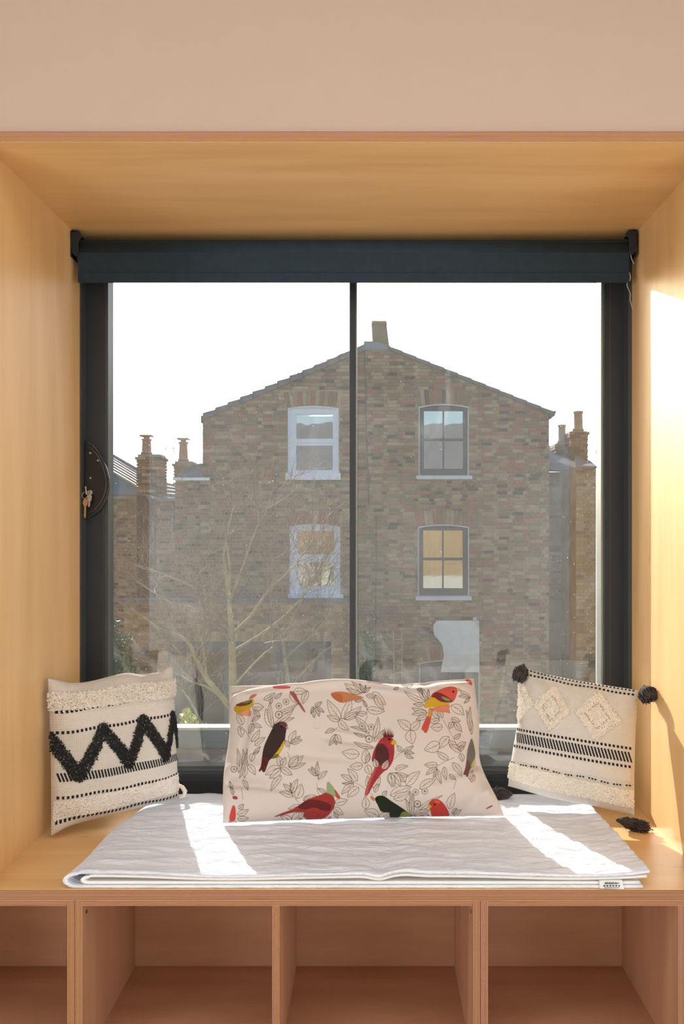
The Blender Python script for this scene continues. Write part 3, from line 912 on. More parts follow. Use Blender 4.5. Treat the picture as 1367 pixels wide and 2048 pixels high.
# ---- right cushion
rc = empty('cushion', (0.57, 2.32, ZS), 'square cream cushion with raised diamond tufts and dark corner tassels, tilted in the right corner', 'cushion', 'patterned boho cushions at the ends of the seat')
def ears_r(u, v, side):
    o = np.zeros(u.shape + (3,))
    o[..., 2] -= 0.002 * np.exp(-(((u - 0.45) / 0.22) ** 2 + (v / 0.10) ** 2)) - 0.006 * np.exp(-((u / 0.12) ** 2 + (v / 0.08) ** 2))
    o[..., 2] -= 0.010 * np.exp(-(((u - 0.35) / 0.3) ** 2 + ((v - 1) / 0.10) ** 2))
    o[..., 0] += 0.012 * np.exp(-((u / 0.08) ** 2 + ((v - 0.35) / 0.3) ** 2))
    return o
R_ = Cushion((0.437, 2.415, CZ - 0.415), (0.752, 2.270, CZ - 0.455), (0.724, 2.215, CZ - 0.792), (0.396, 2.345, CZ - 0.748), 0.064,
             pinch=0.02, p=2.9, q=0.58, seed=9, noise_amp=0.0020, shape=ears_r,
             wr=((0.20, 0.02, 0.42, 0.18, -0.010, 0.05), (0.55, 0.05, 0.62, 0.22, -0.005, 0.05), (0.78, 0.06, 0.70, 0.25, -0.007, 0.045), (0.1, 0.2, 0.35, 0.42, -0.005, 0.06)))
R_.mesh('front_cover', [M['weave']], rc, 120, 120)
R_.mesh('back_cover', [M['weave']], rc, 50, 50, -1)
seg = []
seg += dash_line(0.045, 0.045, 0.02, 0.985, 30, 0.0095, wob=0.004)
seg += dash_line(0.012, 0.010, 0.02, 0.985, 32, 0.0070)
seg += dash_line(0.525, 0.475, 0.01, 0.985, 32, 0.0120)
seg += dash_line(0.665, 0.620, 0.01, 0.985, 32, 0.0120)
R_.stitches('dashed_stitching', M['yarn_black'], rc, seg)
R_.stitches('broken_stitching', M['yarn_black'], rc, [s_ for i, s_ in enumerate(dash_line(0.800, 0.770, 0.01, 0.985, 42, 0.0060, wob=0.006)) if i % 4 != 3], 0.0022)
seg = []
for i in range(38):
    u0 = 0.015 + 0.955 * i / 38
    for j in range(6):
        v0 = 0.560 - 0.047 * u0 + j * 0.0125
        uu = u0 + j * 0.0045
        seg.append((uu, v0, min(uu + 0.0205, 0.99), v0, 0.0085))
R_.stitches('woven_band', M['yarn_black'], rc, seg, 0.0008)
def diamonds(u, v):
    m = np.zeros(u.shape, bool)
    for cx, cy, rx, ry in ((0.035, 0.285, 0.15, 0.175), (0.345, 0.285, 0.150, 0.185), (0.710, 0.270, 0.175, 0.195)):
        d = np.abs(u - cx) / rx + np.abs(v - cy) / ry
        m |= (d < 1.0) & ~((d > 0.47) & (d < 0.60))
    return m
R_.tufts('diamond_tufting', M['yarn_white'], rc, region(22000, 0.0, 1.0, 0.07, 0.49, 11, diamonds), 0.0080, 0.0028, (0, 0, -0.2), 0.45)
R_.tufts('tufted_band', M['yarn_white'], rc, region(8000, 0.0, 0.99, 0.805, 0.93, 12), 0.0070, 0.0028, (0, 0, -0.3), 0.45)
seg = []
for j in range(8):
    for i in range(64):
        u0 = 0.03 + 0.94 * i / 64 + (j % 2) * 0.0073; v0 = 0.690 - 0.045 * u0 + j * 0.0115
        seg.append((u0, v0, u0 + 0.010, v0 + 0.006, 0.0036))
R_.stitches('twill_weave', M['shag'], rc, seg, 0.0006)
def tassel(root, direction, length, spread, nst, curl, label, seed, rad=0.0011, floor=None):  # yarn strands gathered at a bound head
    r = random.Random(seed); g = MB(); root = Vector(root); d = Vector(direction).normalized()
    e1 = d.orthogonal().normalized(); e2 = d.cross(e1)
    for i in range(nst):
        a = r.uniform(0, 6.28); rr_ = spread * math.sqrt(r.random())
        o = (e1 * math.cos(a) + e2 * math.sin(a))
        pts = [root + o * 0.002]
        for k in range(1, 6):
            t = k / 5
            bulge = math.sin(min(1, t * 1.7) * math.pi / 2) ** 0.7 * (1 - 0.25 * max(0, t - 0.75) * 4)
            p = root + d * length * t * r.uniform(0.84, 1.10) + o * rr_ * bulge + Vector((r.gauss(0, 1), r.gauss(0, 1), r.gauss(0, 1))) * curl * t
            if floor is not None: p.z = max(p.z, floor + 0.0015)
            pts.append(p)
        g.tube(pts, rad, 4, cap=False, sm=True)
    g.tube([root - d * 0.004, root + d * 0.001, root + d * 0.006, root + d * 0.011], [0.003, 0.0065, 0.0065, 0.005], 10)
    t_ = g.build('tassel', M['tassel'], rc)
    t_['label'] = label
tassel(P(1046, 1330, 2.385), (-0.42, -0.25, -1.0), 0.046, 0.021, 300, 0.0025, 'charcoal tassel at the upper left corner', 1, 0.0014)
tassel(P(1287, 1373, 2.25), (0.20, -0.5, -0.75), 0.040, 0.026, 420, 0.0022, 'charcoal tassel at the upper right corner', 2, 0.0014)
tassel(P(1234, 1640, 2.215), (0.9, -0.28, -0.17), 0.076, 0.015, 340, 0.0040, 'dark brown tassel lying on the seat at the lower right corner', 3, 0.0014, floor=ZS)
tassel(P(1022, 1588, 2.36), (-1.0, -0.05, -0.06), 0.055, 0.018, 240, 0.0045, 'dark tassel at the lower left corner', 4, 0.0013, floor=ZS + 0.038)

# ---- bird-print pillow: the print is drawn here and stored on the cloth as vertex colour
class Art:
    def __init__(s, x0, y0, x1, y1, k):
        s.x0, s.y0, s.k = x0, y0, k; s.w, s.h = int((x1 - x0) * k), int((y1 - y0) * k)
        s.im = np.zeros((s.h, s.w, 3)); s.im[:] = s2l((209, 197, 190))
    def poly(s, pts, col, alpha=1.0, tex=0.0, n=2, outline=True):
        pts = np.array(pts, float)
        for _ in range(n):
            q = np.roll(pts, -1, 0); pts = np.stack([pts * .75 + q * .25, pts * .25 + q * .75], 1).reshape(-1, 2)
        col = np.array(s2l(col)) * (0.78 if tex or outline else 1.0)
        p = (pts - (s.x0, s.y0)) * s.k
        a, b = np.floor(p.min(0)).astype(int) - 1, np.ceil(p.max(0)).astype(int) + 2
        a = np.maximum(a, 0); b = np.minimum(b, (s.w, s.h))
        if (b <= a).any(): return
        X_, Y_ = np.meshgrid(np.arange(a[0], b[0]) + .5, np.arange(a[1], b[1]) + .5)
        ins = np.zeros(X_.shape, bool); q = np.roll(p, -1, 0)
        for (xa_, ya_), (xb_, yb_) in zip(p, q):
            if ya_ == yb_: continue
            c = ((ya_ > Y_) != (yb_ > Y_)) & (X_ < (xb_ - xa_) * (Y_ - ya_) / (yb_ - ya_) + xa_)
            ins ^= c
        c = np.broadcast_to(col, X_.shape + (3,))
        if tex:
            nz = np.sin(X_ * 1.1 + Y_ * 0.7) * np.sin(Y_ * 1.3 - X_ * 0.5) + rng.normal(0, 0.6, X_.shape)
            c = np.clip(c * (1 + tex * nz[..., None]), 0, 1)
        sub = s.im[a[1]:b[1], a[0]:b[0]]
        sub[ins] = sub[ins] * (1 - alpha) + c[ins] * alpha
        if outline:
            cl = np.vstack([pts, pts[:1]]); s.line(cl, tuple(int(v_ * 0.55) for v_ in (np.array(col) ** (1 / 2.2) * 255)), 0.5, 0.55)
    def line(s, pts, col=(46, 40, 42), w_=0.85, alpha=0.95):
        col = np.array(s2l(col)); pts = (np.array(pts, float) - (s.x0, s.y0)) * s.k; r = w_ * s.k / 2 + 0.35
        for p, q in zip(pts[:-1], pts[1:]):
            a = np.maximum(np.floor(np.minimum(p, q) - r - 1).astype(int), 0); b = np.minimum(np.ceil(np.maximum(p, q) + r + 1).astype(int), (s.w, s.h))
            if (b <= a).any(): continue
            X_, Y_ = np.meshgrid(np.arange(a[0], b[0]) + .5, np.arange(a[1], b[1]) + .5)
            d = q - p; t = np.clip(((X_ - p[0]) * d[0] + (Y_ - p[1]) * d[1]) / (d @ d + 1e-9), 0, 1)
            dist = np.hypot(X_ - p[0] - t * d[0], Y_ - p[1] - t * d[1])
            m = (np.clip(r - dist + 0.5, 0, 1) * alpha * 0.8)[..., None]
            sub = s.im[a[1]:b[1], a[0]:b[0]]; sub[:] = sub * (1 - m) + np.minimum(sub, col) * m
    def leaf(s, bx, by, tx, ty, wf=0.38, fill=None):
        b = np.array((bx, by)); t = np.array((tx, ty)); d = t - b; L_ = np.hypot(*d); n = np.array((-d[1], d[0])) / (L_ + 1e-9)
        W = L_ * wf / 2; k = np.linspace(0, 1, 13)
        prof_ = np.sin(np.pi * k ** 0.82) ** 0.85 * W * (1 - 0.15 * k)
        bend = np.sin(np.pi * k) * L_ * 0.05 * (1 if (int(bx * 7 + ty * 3) % 2) else -1)
        ctr = b + np.outer(k, d) + np.outer(bend, n)
        l_, r_ = ctr + np.outer(prof_, n), ctr - np.outer(prof_, n)
        s.poly(np.vstack([l_, r_[::-1]]), fill or (214, 197, 182), 0.55, 0, 0, False)
        s.line(l_); s.line(r_); s.line(ctr[:11], w_=0.5)
        if L_ > 9:
            for j in range(3, 10, 2):
                for sg, e in ((1, l_), (-1, r_)):
                    tgt = ctr[min(12, j + 2)] * 0.3 + e[min(12, j + 2)] * 0.7
                    s.line([ctr[j], tgt], w_=0.4, alpha=0.6)
        s.line([ctr[2], ctr[5]], (20, 18, 20), 0.9, 0.7)
ZN = {'A': (430, 1330, 7.195), 'B': (600, 1330, 7.195), 'C': (780, 1330, 7.195), 'D': (430, 1490, 7.195), 'E': (600, 1490, 7.195),
      'G': (780, 1490, 5.943), 'Y': (430, 1330, 4.557), 'Z': (700, 1330, 4.41)}
def zc(zn, x, y): a = ZN[zn]; return (a[0] + x / a[2], a[1] + y / a[2])
art = Art(436, 1338, 1002, 1668, 3.2)
LEAVES = {
 'A': '830 900 730 630;830 900 790 520 .2;840 880 1140 760 .25;850 860 1130 630 .22;530 600 700 600 .7;400 860 310 700 .6;530 810 650 740;540 860 670 900 .5;540 840 480 990 .5;530 1100 640 930;570 1160 720 1040;1080 1130 1160 940 .5;1090 1130 1220 1020;1100 1130 1250 1080 .5;1050 1180 1005 1080 .6;800 560 790 430;850 480 960 400;900 700 1190 560 .2;700 500 860 400 .4;1090 380 1190 560 .5;1330 370 1260 560 .5;1120 390 1320 380 .5;560 640 650 740 .5;350 880 380 1040 .6',
 'B': '210 590 310 530 .5;200 610 200 760;230 600 270 740;240 600 345 680;190 600 150 700;580 780 390 500 .4;600 780 730 450 .35;630 780 880 600 .4;640 780 860 680 .3;570 790 385 730 .45;550 800 700 940 .5;490 930 360 980 .5;500 1000 415 1160 .4;510 1000 520 1150;520 1000 590 1130 .6;960 630 1215 665 .45;950 690 800 700 .5;1060 1060 1120 750 .28;1060 1100 1200 930 .3;990 990 780 740 .3;960 960 720 890 .2;950 1030 770 975 .25;1050 1190 770 1110 .25;1040 390 1230 570 .5;900 400 640 270 .4;900 400 740 240 .3;910 400 850 260 .3;920 400 940 290 .3;930 400 1010 320;1080 430 1200 640 .4;870 400 660 340 .3;950 440 1080 470 .5;890 500 780 520 .4;960 600 900 500 .4;1150 260 1320 240 .2',
 'C': '500 530 200 380 .25;510 520 380 340 .3;530 510 430 320 .3;540 490 545 350 .3;480 570 330 560 .4;290 930 105 795 .6;290 940 320 1140 .8;290 930 430 800 .6;530 690 310 620 .4;530 690 310 710 .4;530 740 370 790 .5;700 770 580 630 .5;750 760 690 610 .5;710 790 520 810 .4;750 890 580 890 .7;880 770 1010 810 .6;880 580 1060 720 .6;900 820 850 920 .7;930 820 1030 960 .5;920 1060 1010 990 .6;840 1030 710 1200 .6;710 1130 490 1223 .7;960 1200 840 1080 .6;970 1200 1090 1110 .6;1150 470 1000 360 .4;1130 460 980 450 .4;1140 470 1060 550 .4;1170 1000 1090 650 .2;1160 950 1150 600 .2;240 320 150 260 .5;240 330 330 280 .5;120 320 50 350 .6;400 330 470 430 .3',
 'D': '340 400 320 50 .2;420 480 400 60 .2;350 480 460 50 .12;470 280 580 430 .5;400 500 470 650 .4;550 120 520 240 .7;550 130 630 90 .6;560 110 650 20;940 320 720 430 .5;940 300 900 150 .6;950 290 1010 180 .7;950 320 1110 430 .5;940 340 780 480 .5;950 440 800 660 .35;1060 320 1300 260 .3;1060 310 1265 155 .4;1060 310 1190 150 .6;1110 700 980 560;1100 690 1080 540 .3;1110 690 1185 490;1120 740 925 680 .45;1170 770 1240 560 .6;1210 870 1050 920 .5;1270 800 1367 740 .6;1100 1110 940 1020 .6;1110 1120 1280 960 .5;340 920 410 850 .7;320 1000 480 930 .5;320 1060 480 1050 .5;200 1100 320 1150 .6;400 1140 350 1170 .5;250 640 210 520 .4;260 720 220 600 .4',
 'E': '250 440 115 350 .5;250 440 165 310;255 440 250 240 .3;265 490 390 375;380 680 250 620 .4;60 810 235 730 .5;850 130 600 105 .6;930 270 940 50 .6;900 290 710 310 .6;950 260 1000 120 .4;960 290 1020 430 .7;820 520 680 340 .45;740 520 585 430 .45;770 540 600 550 .25;770 560 590 710 .4;840 610 680 750 .6;960 600 970 440 .45;1050 620 1150 460 .5;1070 680 1130 560 .5;940 920 930 740 .65;1130 1030 920 940 .6;1290 400 1360 600 .6;1190 740 1245 660 .7;500 830 680 790 .6;480 900 620 1000 .6;490 960 540 1060 .5;360 1110 440 1030 .5;620 1090 740 1090 .4',
 'G': '150 80 80 0 .5;160 70 275 10 .4;170 90 285 100 .4;170 100 275 160 .4;60 290 210 250 .4;60 330 230 370 .3;50 330 180 440 .4;20 330 120 490 .5;0 340 20 500 .5;690 170 555 75 .45;560 230 405 235 .5;550 270 425 355 .4;555 280 510 390 .4;560 290 605 460 .35;640 260 665 415 .4;740 210 850 375 .4;700 350 780 410 .5;840 80 700 0 .5;830 100 860 200 .6;820 70 880 10 .6;190 480 350 315 .5;350 520 540 405 .45;0 600 250 500 .4;40 640 230 560 .5;250 850 180 640 .25;250 850 230 540 .2;260 850 280 560 .2;270 850 620 600 .15;280 850 480 770 .3;280 860 460 830 .3;700 760 765 570 .5;740 820 790 750 .6;750 840 845 770 .5;940 410 980 300 .5;960 440 1000 350 .5'}
for zn, tx in LEAVES.items():
    for it in tx.split(';'):
        q = [float(v_) for v_ in it.split()]
        a_, b_ = zc(zn, q[0], q[1]), zc(zn, q[2], q[3])
        art.leaf(*a_, *b_, q[4] if len(q) > 4 else 0.42)
for zn, tx in {'A': '350 900 440 950 530 1120;1080 1130 1060 1223', 'B': '910 500 960 630 960 760 930 820;490 930 540 900', 'C': '760 790 850 950 920 1080 980 1210;180 300 250 330',
               'D': '1040 100 1080 200 1060 320;1100 700 1220 860;380 620 400 780', 'E': '240 550 245 650 280 740;730 510 880 590 1050 730;250 440 260 520', 'G': '760 150 620 210 540 270;780 420 755 520;50 170 100 110 150 80'}.items():
    for it in tx.split(';'):
        q = [float(v_) for v_ in it.split()]; pl = [zc(zn, q[i], q[i + 1]) for i in range(0, len(q), 2)]
        art.line(pl, (90, 80, 74), 1.1, 0.7)
for zn, x, y, r_, open_ in (('A', 915, 715, 50, 1), ('A', 915, 590, 42, 0), ('A', 1020, 530, 42, 0), ('B', 990, 1065, 50, 1), ('B', 890, 880, 42, 0), ('B', 1020, 890, 42, 0), ('D', 270, 350, 42, 1),
                            ('G', 322, 700, 40, 1), ('G', 300, 560, 36, 0), ('G', 410, 550, 36, 0)):
    c = np.array(zc(zn, x, y)); r_ = r_ / ZN[zn][2]; an = np.linspace(0, 6.28, 17)
    cir = c + r_ * np.stack([np.cos(an), np.sin(an)], 1)
    art.poly(cir[:-1], (205, 190, 176), 0.9, 0, 0, False); art.line(cir, (40, 36, 38), 1.3 if open_ else 0.8, 0.9)
    for k in range(5):
        a_ = k * 1.256; art.line([c, c + r_ * 0.42 * np.array((math.cos(a_), math.sin(a_)))], (20, 18, 20), 1.0, 0.9)
def zp(zn, tx): q = [float(v_) for v_ in tx.split()]; return [zc(zn, q[i], q[i + 1]) for i in range(0, len(q), 2)]
for zn, tx, col, tex in (
    ('Y', '600 512 640 522 662 550 645 600 638 670 620 730 590 790 550 850 505 850 475 900 455 978 428 975 432 952 388 980 420 920 424 860 440 750 480 660 515 590 545 535', (66, 50, 48), .25),
    ('Y', '600 512 645 525 662 552 640 572 610 560 580 535', (112, 62, 64), .2),
    ('Y', '636 668 628 735 590 805 552 852 508 852 560 795 600 735', (214, 182, 62), .08),
    ('Y', '570 805 585 830 545 852 508 852 530 830', (120, 122, 40), .1),
    ('Y', '440 830 500 850 478 900 455 978 428 975 432 952 388 980 420 920 424 860', (98, 44, 44), .15),
    ('Y', '640 560 655 555 668 580 645 585', (205, 140, 118), 0),
    ('Y', '596 556 606 552 612 566 600 572', (20, 18, 16), 0),
    ('Y', '1015 1160 1070 1185 1095 1240 1085 1300 1035 1370 965 1415 880 1428 820 1405 790 1350 730 1335 540 1388 540 1380 620 1345 720 1312 800 1250 880 1210 960 1185', (172, 62, 58), .3),
    ('Y', '740 1300 800 1250 880 1222 960 1235 1060 1270 1050 1330 990 1330 900 1290 820 1320', (112, 44, 46), .45),
    ('Y', '1018 1050 1060 1090 1100 1150 1110 1205 1085 1200 1050 1180 1015 1165', (158, 178, 134), .08),
    ('Y', '1085 1130 1105 1150 1150 1218 1105 1216 1098 1180', (206, 84, 60), .05),
    ('Y', '160 372 345 305 356 330 320 402 250 430 190 445', (208, 166, 44), .08),
    ('Y', '168 365 340 308 330 345 300 365 225 378', (112, 70, 44), .3),
    ('Y', '230 345 335 310 320 335 280 350', (128, 138, 56), .1),
    ('Y', '200 435 250 425 322 395 330 470 295 462 250 462', (236, 158, 126), .05),
    ('Y', '665 240 715 238 760 320 826 425 812 436 740 330', (168, 98, 84), .15),
    ('Y', '1040 252 1150 238 1250 262 1372 300 1300 312 1200 335 1150 348 1080 310', (206, 132, 96), .12),
    ('Y', '1050 262 1150 262 1160 330 1140 340 1085 308', (198, 112, 66), .15),
    ('Y', '163 1270 188 1300 188 1425 120 1425 145 1320', (218, 82, 74), .1),
    ('Y', '160 1192 200 1196 208 1226 158 1222', (170, 76, 62), .2),
    ('Y', '525 190 690 190 680 216 525 216', (214, 96, 98), .1),
    ('Y', '330 270 390 262 350 300 300 318', (206, 110, 108), .1),
    ('Z', '300 632 340 622 380 650 388 705 388 790 375 855 330 922 298 935 240 1000 180 1100 150 1158 120 1150 165 1010 222 900 222 850 185 855 200 770 240 690 270 650', (176, 58, 66), .15),
    ('Z', '240 700 285 690 325 730 345 790 335 850 290 892 240 870 215 820 222 760', (92, 50, 54), .4),
    ('Z', '240 900 210 960 160 1100 150 1160 120 1150 165 1010 222 905', (196, 96, 92), .15),
    ('Z', '358 682 385 652 414 690 385 706 360 700', (216, 178, 56), .05),
    ('Z', '330 650 348 646 358 660 340 666', (20, 12, 14), 0),
    ('Z', '738 240 830 200 900 185 945 205 945 240 925 300 892 340 700 300 715 260', (216, 92, 80), .1),
    ('Z', '740 240 800 245 905 312 882 332 790 325 712 290', (124, 50, 52), .2),
    ('Z', '790 270 860 290 890 310 880 322 830 315', (150, 146, 90), .2),
    ('Z', '690 292 740 280 790 325 892 338 850 356 720 372 650 380 650 350', (220, 172, 50), .08),
    ('Z', '720 376 890 345 870 385 885 432 850 415 800 418 720 400', (228, 142, 106), .05),
    ('Z', '690 380 730 385 712 470 680 600 650 596 650 580 622 570 660 480 690 445', (216, 88, 72), .08),
    ('Z', '690 385 725 390 715 455 685 470', (222, 160, 60), .05),
    ('Z', '935 205 972 208 948 238', (224, 180, 90), 0),
    ('Z', '898 232 912 226 920 240 904 246', (40, 22, 28), 0),
    ('Z', '215 1172 250 1150 300 1155 360 1200 440 1250 510 1300 555 1350 540 1366 345 1366 350 1300 270 1300 245 1240 222 1200', (40, 48, 34), .2),
    ('Z', '470 1285 510 1300 556 1352 540 1366 425 1366 440 1320', (142, 152, 82), .1),
    ('Z', '170 1155 205 1160 220 1200 190 1192', (222, 136, 62), 0),
    ('Z', '230 1180 243 1176 246 1190 234 1192', (10, 10, 8), 0),
    ('Z', '690 1235 702 1200 740 1178 790 1190 830 1230 862 1282 882 1346 720 1346 710 1290 700 1262', (206, 66, 60), .1),
    ('Z', '722 1195 770 1190 800 1215 770 1225', (222, 110, 72), .05),
    ('Z', '678 1252 700 1226 720 1246 706 1266', (222, 184, 50), 0),
    ('Z', '735 1228 750 1222 756 1236 740 1240', (80, 20, 24), 0),
    ('Z', '1070 636 1090 700 1106 800 1085 885 1050 925 1030 998 1018 965 993 970 1020 900 1030 760 1050 690', (122, 118, 112), .15),
    ('Z', '1028 830 1060 870 1050 925 1030 998 1018 965 993 970 1020 900', (128, 80, 86), .15),
    ('Z', '1106 805 1092 905 1060 902 1075 860', (216, 206, 104), .05),
    ('Z', '1000 122 1055 122 1078 175 1060 178', (218, 92, 88), .1),
    ('Z', '1192 1268 1250 1234 1258 1245 1200 1272', (150, 60, 50), .1)):
    art.poly(zp(zn, tx), col, 1.0, tex * 0.9)
for bx, tx_, ty_ in ((296, 288, 612), (300, 284, 584), (306, 296, 566), (316, 298, 540), (328, 322, 546), (340, 338, 542), (352, 356, 552), (362, 372, 572), (370, 384, 600)):
    art.poly([zc('Z', bx - 4, 640), zc('Z', bx + 12, 636), zc('Z', tx_, ty_)], (96, 40, 38), 1.0, 0, 0, False)
for tx in ('300 640 285 870', '250 940 175 1060', '260 940 215 1030'): art.line(zp('Z', tx), (120, 40, 46), 0.8, 0.6)
for zn, a_ in (('E', '1180 350 1265 210'), ('E', '1100 330 1060 190'), ('D', '1110 1120 1280 960'), ('D', '1100 1110 940 1020'), ('E', '1130 1050 1290 970'), ('E', '-20 1060 60 960')):
    q = [float(v_) for v_ in a_.split()]; art.leaf(*zc(zn, q[0], q[1]), *zc(zn, q[2], q[3]), 0.6, (222, 208, 194))
art.im = np.clip(art.im, 0, 1)
def sample_art(u, v, Vt):
    # where the printed motifs sit on the cloth: measured positions, taken back to the unposed sheet
    y = Vt[:, 1]; px_ = PX + Vt[:, 0] * F / y; py_ = PY - (Vt[:, 2] - CZ) * F / y
    x = np.clip((px_ - art.x0) * art.k - .5, 0, art.w - 1.001); yy = np.clip((py_ - art.y0) * art.k - .5, 0, art.h - 1.001)
    xi, yi = x.astype(int), yy.astype(int); fx, fy = (x - xi)[:, None], (yy - yi)[:, None]
    I = art.im
    return (I[yi, xi] * (1 - fx) + I[yi, xi + 1] * fx) * (1 - fy) + (I[yi + 1, xi] * (1 - fx) + I[yi + 1, xi + 1] * fx) * fy
M['print'] = cloth_mat('bird_printed_cotton', CREAM, 0.0, attr='print', bumpv=0.12, sheen=0.1, back=0.15)
M['print_back'] = cloth_mat('cream_cotton_back', s2l((209, 197, 190)), bumpv=0.12, back=0.15)
pc = empty('bird_pillow', (-0.03, 2.2, ZS + 0.03), 'wide cream pillow printed with red, yellow and green birds among line-drawn leaves', 'pillow')
def ears_p(u, v, side):
    o = np.zeros(u.shape + (3,))
    br = np.exp(-(((u - 1) / 0.10) ** 2 + ((v - 1) / 0.16) ** 2)); o[..., 0] += 0.012 * br
    top = np.exp(-((v - 0.085) / 0.045) ** 2) * np.clip((1 - np.abs(2 * u - 1)) * 6, 0, 1) * (side > 0)
    o[..., 1] -= 0.030 * top * (0.75 + 0.25 * np.sin(u * 9 + 1)); o[..., 2] += 0.004 * top
    o[..., 0] -= 0.020 * np.exp(-(((u - 1) / 0.06) ** 2 + ((v - 0.62) / 0.20) ** 2)); o[..., 0] -= 0.012 * np.exp(-((u / 0.06) ** 2 + ((v - 0.70) / 0.22) ** 2))
    o[..., 2] -= 0.010 * np.exp(-(((u - 0.72) / 0.10) ** 2 + (v / 0.2) ** 2))
    o[..., 2] += 0.010 * np.exp(-(((u - 0.45) / 0.16) ** 2 + (v / 0.2) ** 2))
    return o
PL = Cushion((-0.430, 2.405, CZ - 0.470), (0.305, 2.410, CZ - 0.448), (0.350, 2.205, CZ - 0.788), (-0.401, 2.150, CZ - 0.788), 0.072,
             pinch=0.02, p=3.6, q=0.52, seed=21, noise_amp=0.0018, shape=ears_p,
             wr=((0.0, 0.74, 0.24, 0.83, -0.022, 0.030), (0.02, 0.66, 0.22, 0.72, 0.014, 0.045), (0.10, 0.26, 0.05, 0.70, -0.014, 0.013), (0.13, 0.3, 0.09, 0.68, 0.006, 0.02),
                 (0.97, 0.66, 0.78, 0.80, -0.026, 0.035), (1.0, 0.86, 0.80, 0.95, 0.016, 0.05), (0.98, 0.78, 0.86, 0.99, -0.010, 0.02),
                 (0.40, 0.50, 0.66, 0.60, -0.006, 0.022), (0.26, 0.60, 0.55, 0.68, -0.006, 0.028), (0.42, 0.46, 0.62, 0.53, 0.005, 0.02),
                 (0.36, 0.04, 0.98, 0.16, 0.010, 0.035), (0.55, 0.00, 0.80, 0.055, -0.016, 0.028), (0.80, 0.03, 1.0, 0.02, -0.016, 0.025), (0.84, 0.09, 1.0, 0.04, 0.007, 0.02),
                 (0.0, 0.14, 0.32, 0.05, 0.012, 0.030), (0.02, 0.06, 0.30, 0.01, -0.018, 0.028), (0.30, 0.03, 0.55, 0.02, -0.014, 0.03),
                 (0.35, 0.42, 0.37, 0.20, -0.0030, 0.010), (0.47, 0.98, 0.52, 0.80, -0.006, 0.04), (0.88, 0.3, 0.93, 0.6, -0.006, 0.03)))
PL.mesh('printed_front', [M['print']], pc, 760, 440, 1.0, sample_art)
PL.mesh('plain_back', [M['print_back']], pc, 80, 60, -1)

# ------------------------------------------------------------------ neighbouring houses
YH = 17.2
def hx(px): return X(px, YH)
def hz(py): return Z(py, YH)

def brick_fill(rows_fn, x0, x1, z0, z1, Yf, holes, mats, weights, parent, single_fn=None, limit=0, bl=0.215, bw=0.1025, bh=0.065, j=0.010, proud=0.014, seed=1, hot=None):
    """Flemish bond bricks on the plane y=Yf. rows_fn(z)->(xa,xb). holes: fn(z)->list of (xa,xb)"""
    r = random.Random(seed); g = MB(); singles = 0; shared = {}
    z = z0; row = 0
    ts = list(range(len(mats)))
    while z + bh < z1:
        xa, xb = rows_fn(z + bh / 2)
        iv = [(xa, xb)]
        for (a, b) in holes(z + bh / 2, bh):
            nv = []
            for (c, d) in iv:
                if b <= c or a >= d: nv.append((c, d)); continue
                if a > c: nv.append((c, a))
                if b < d: nv.append((b, d))
            iv = nv
        x = x0 - (0.16 if row % 2 else 0.0); k = row % 2
        while x < x1:
            L_ = bl if k % 2 == 0 else bw
            for (c, d) in iv:
                a, b = max(x, c), min(x + L_, d)
                if b - a < 0.03: continue
                wts = weights if hot is None else hot((a + b) / 2, z, weights)
                ti = r.choices(ts, wts)[0]
                pr = proud + r.uniform(-0.003, 0.003)
                full = abs((b - a) - bl) < 1e-6
                if full and singles < limit and single_fn((a + b) / 2, z):
                    if ti not in shared:
                        me = MB().box(-bl / 2, bl / 2, 0, proud + 0.01, 0, bh)
                        m_ = bpy.data.meshes.new('brick'); m_.from_pydata(me.v, [], me.f); m_.materials.append(mats[ti]); m_.update(); shared[ti] = m_
                    link(bpy.data.objects.new('brick', shared[ti]), parent, ((a + b) / 2, Yf - pr, z)); singles += 1
                else:
                    e = len(g.v)
                    g.v += [(a, Yf - pr, z), (b, Yf - pr, z), (b, Yf - pr, z + bh), (a, Yf - pr, z + bh), (a, Yf + .01, z), (b, Yf + .01, z), (b, Yf + .01, z + bh), (a, Yf + .01, z + bh)]
                    for q in ((0, 1, 2, 3), (1, 5, 6, 2), (3, 2, 6, 7), (4, 0, 3, 7), (0, 4, 5, 1)): g.face([e + i for i in q], ti)
            x += L_ + j; k += 1
        z += bh + j; row += 1
    ob = g.build('brickwork', mats, parent); ob['kind'] = 'stuff'
    return ob

house = empty('brick_house', (hx(750), YH, -3.6), 'large stock-brick house with a gable end and four arched sash windows facing the window', 'house')
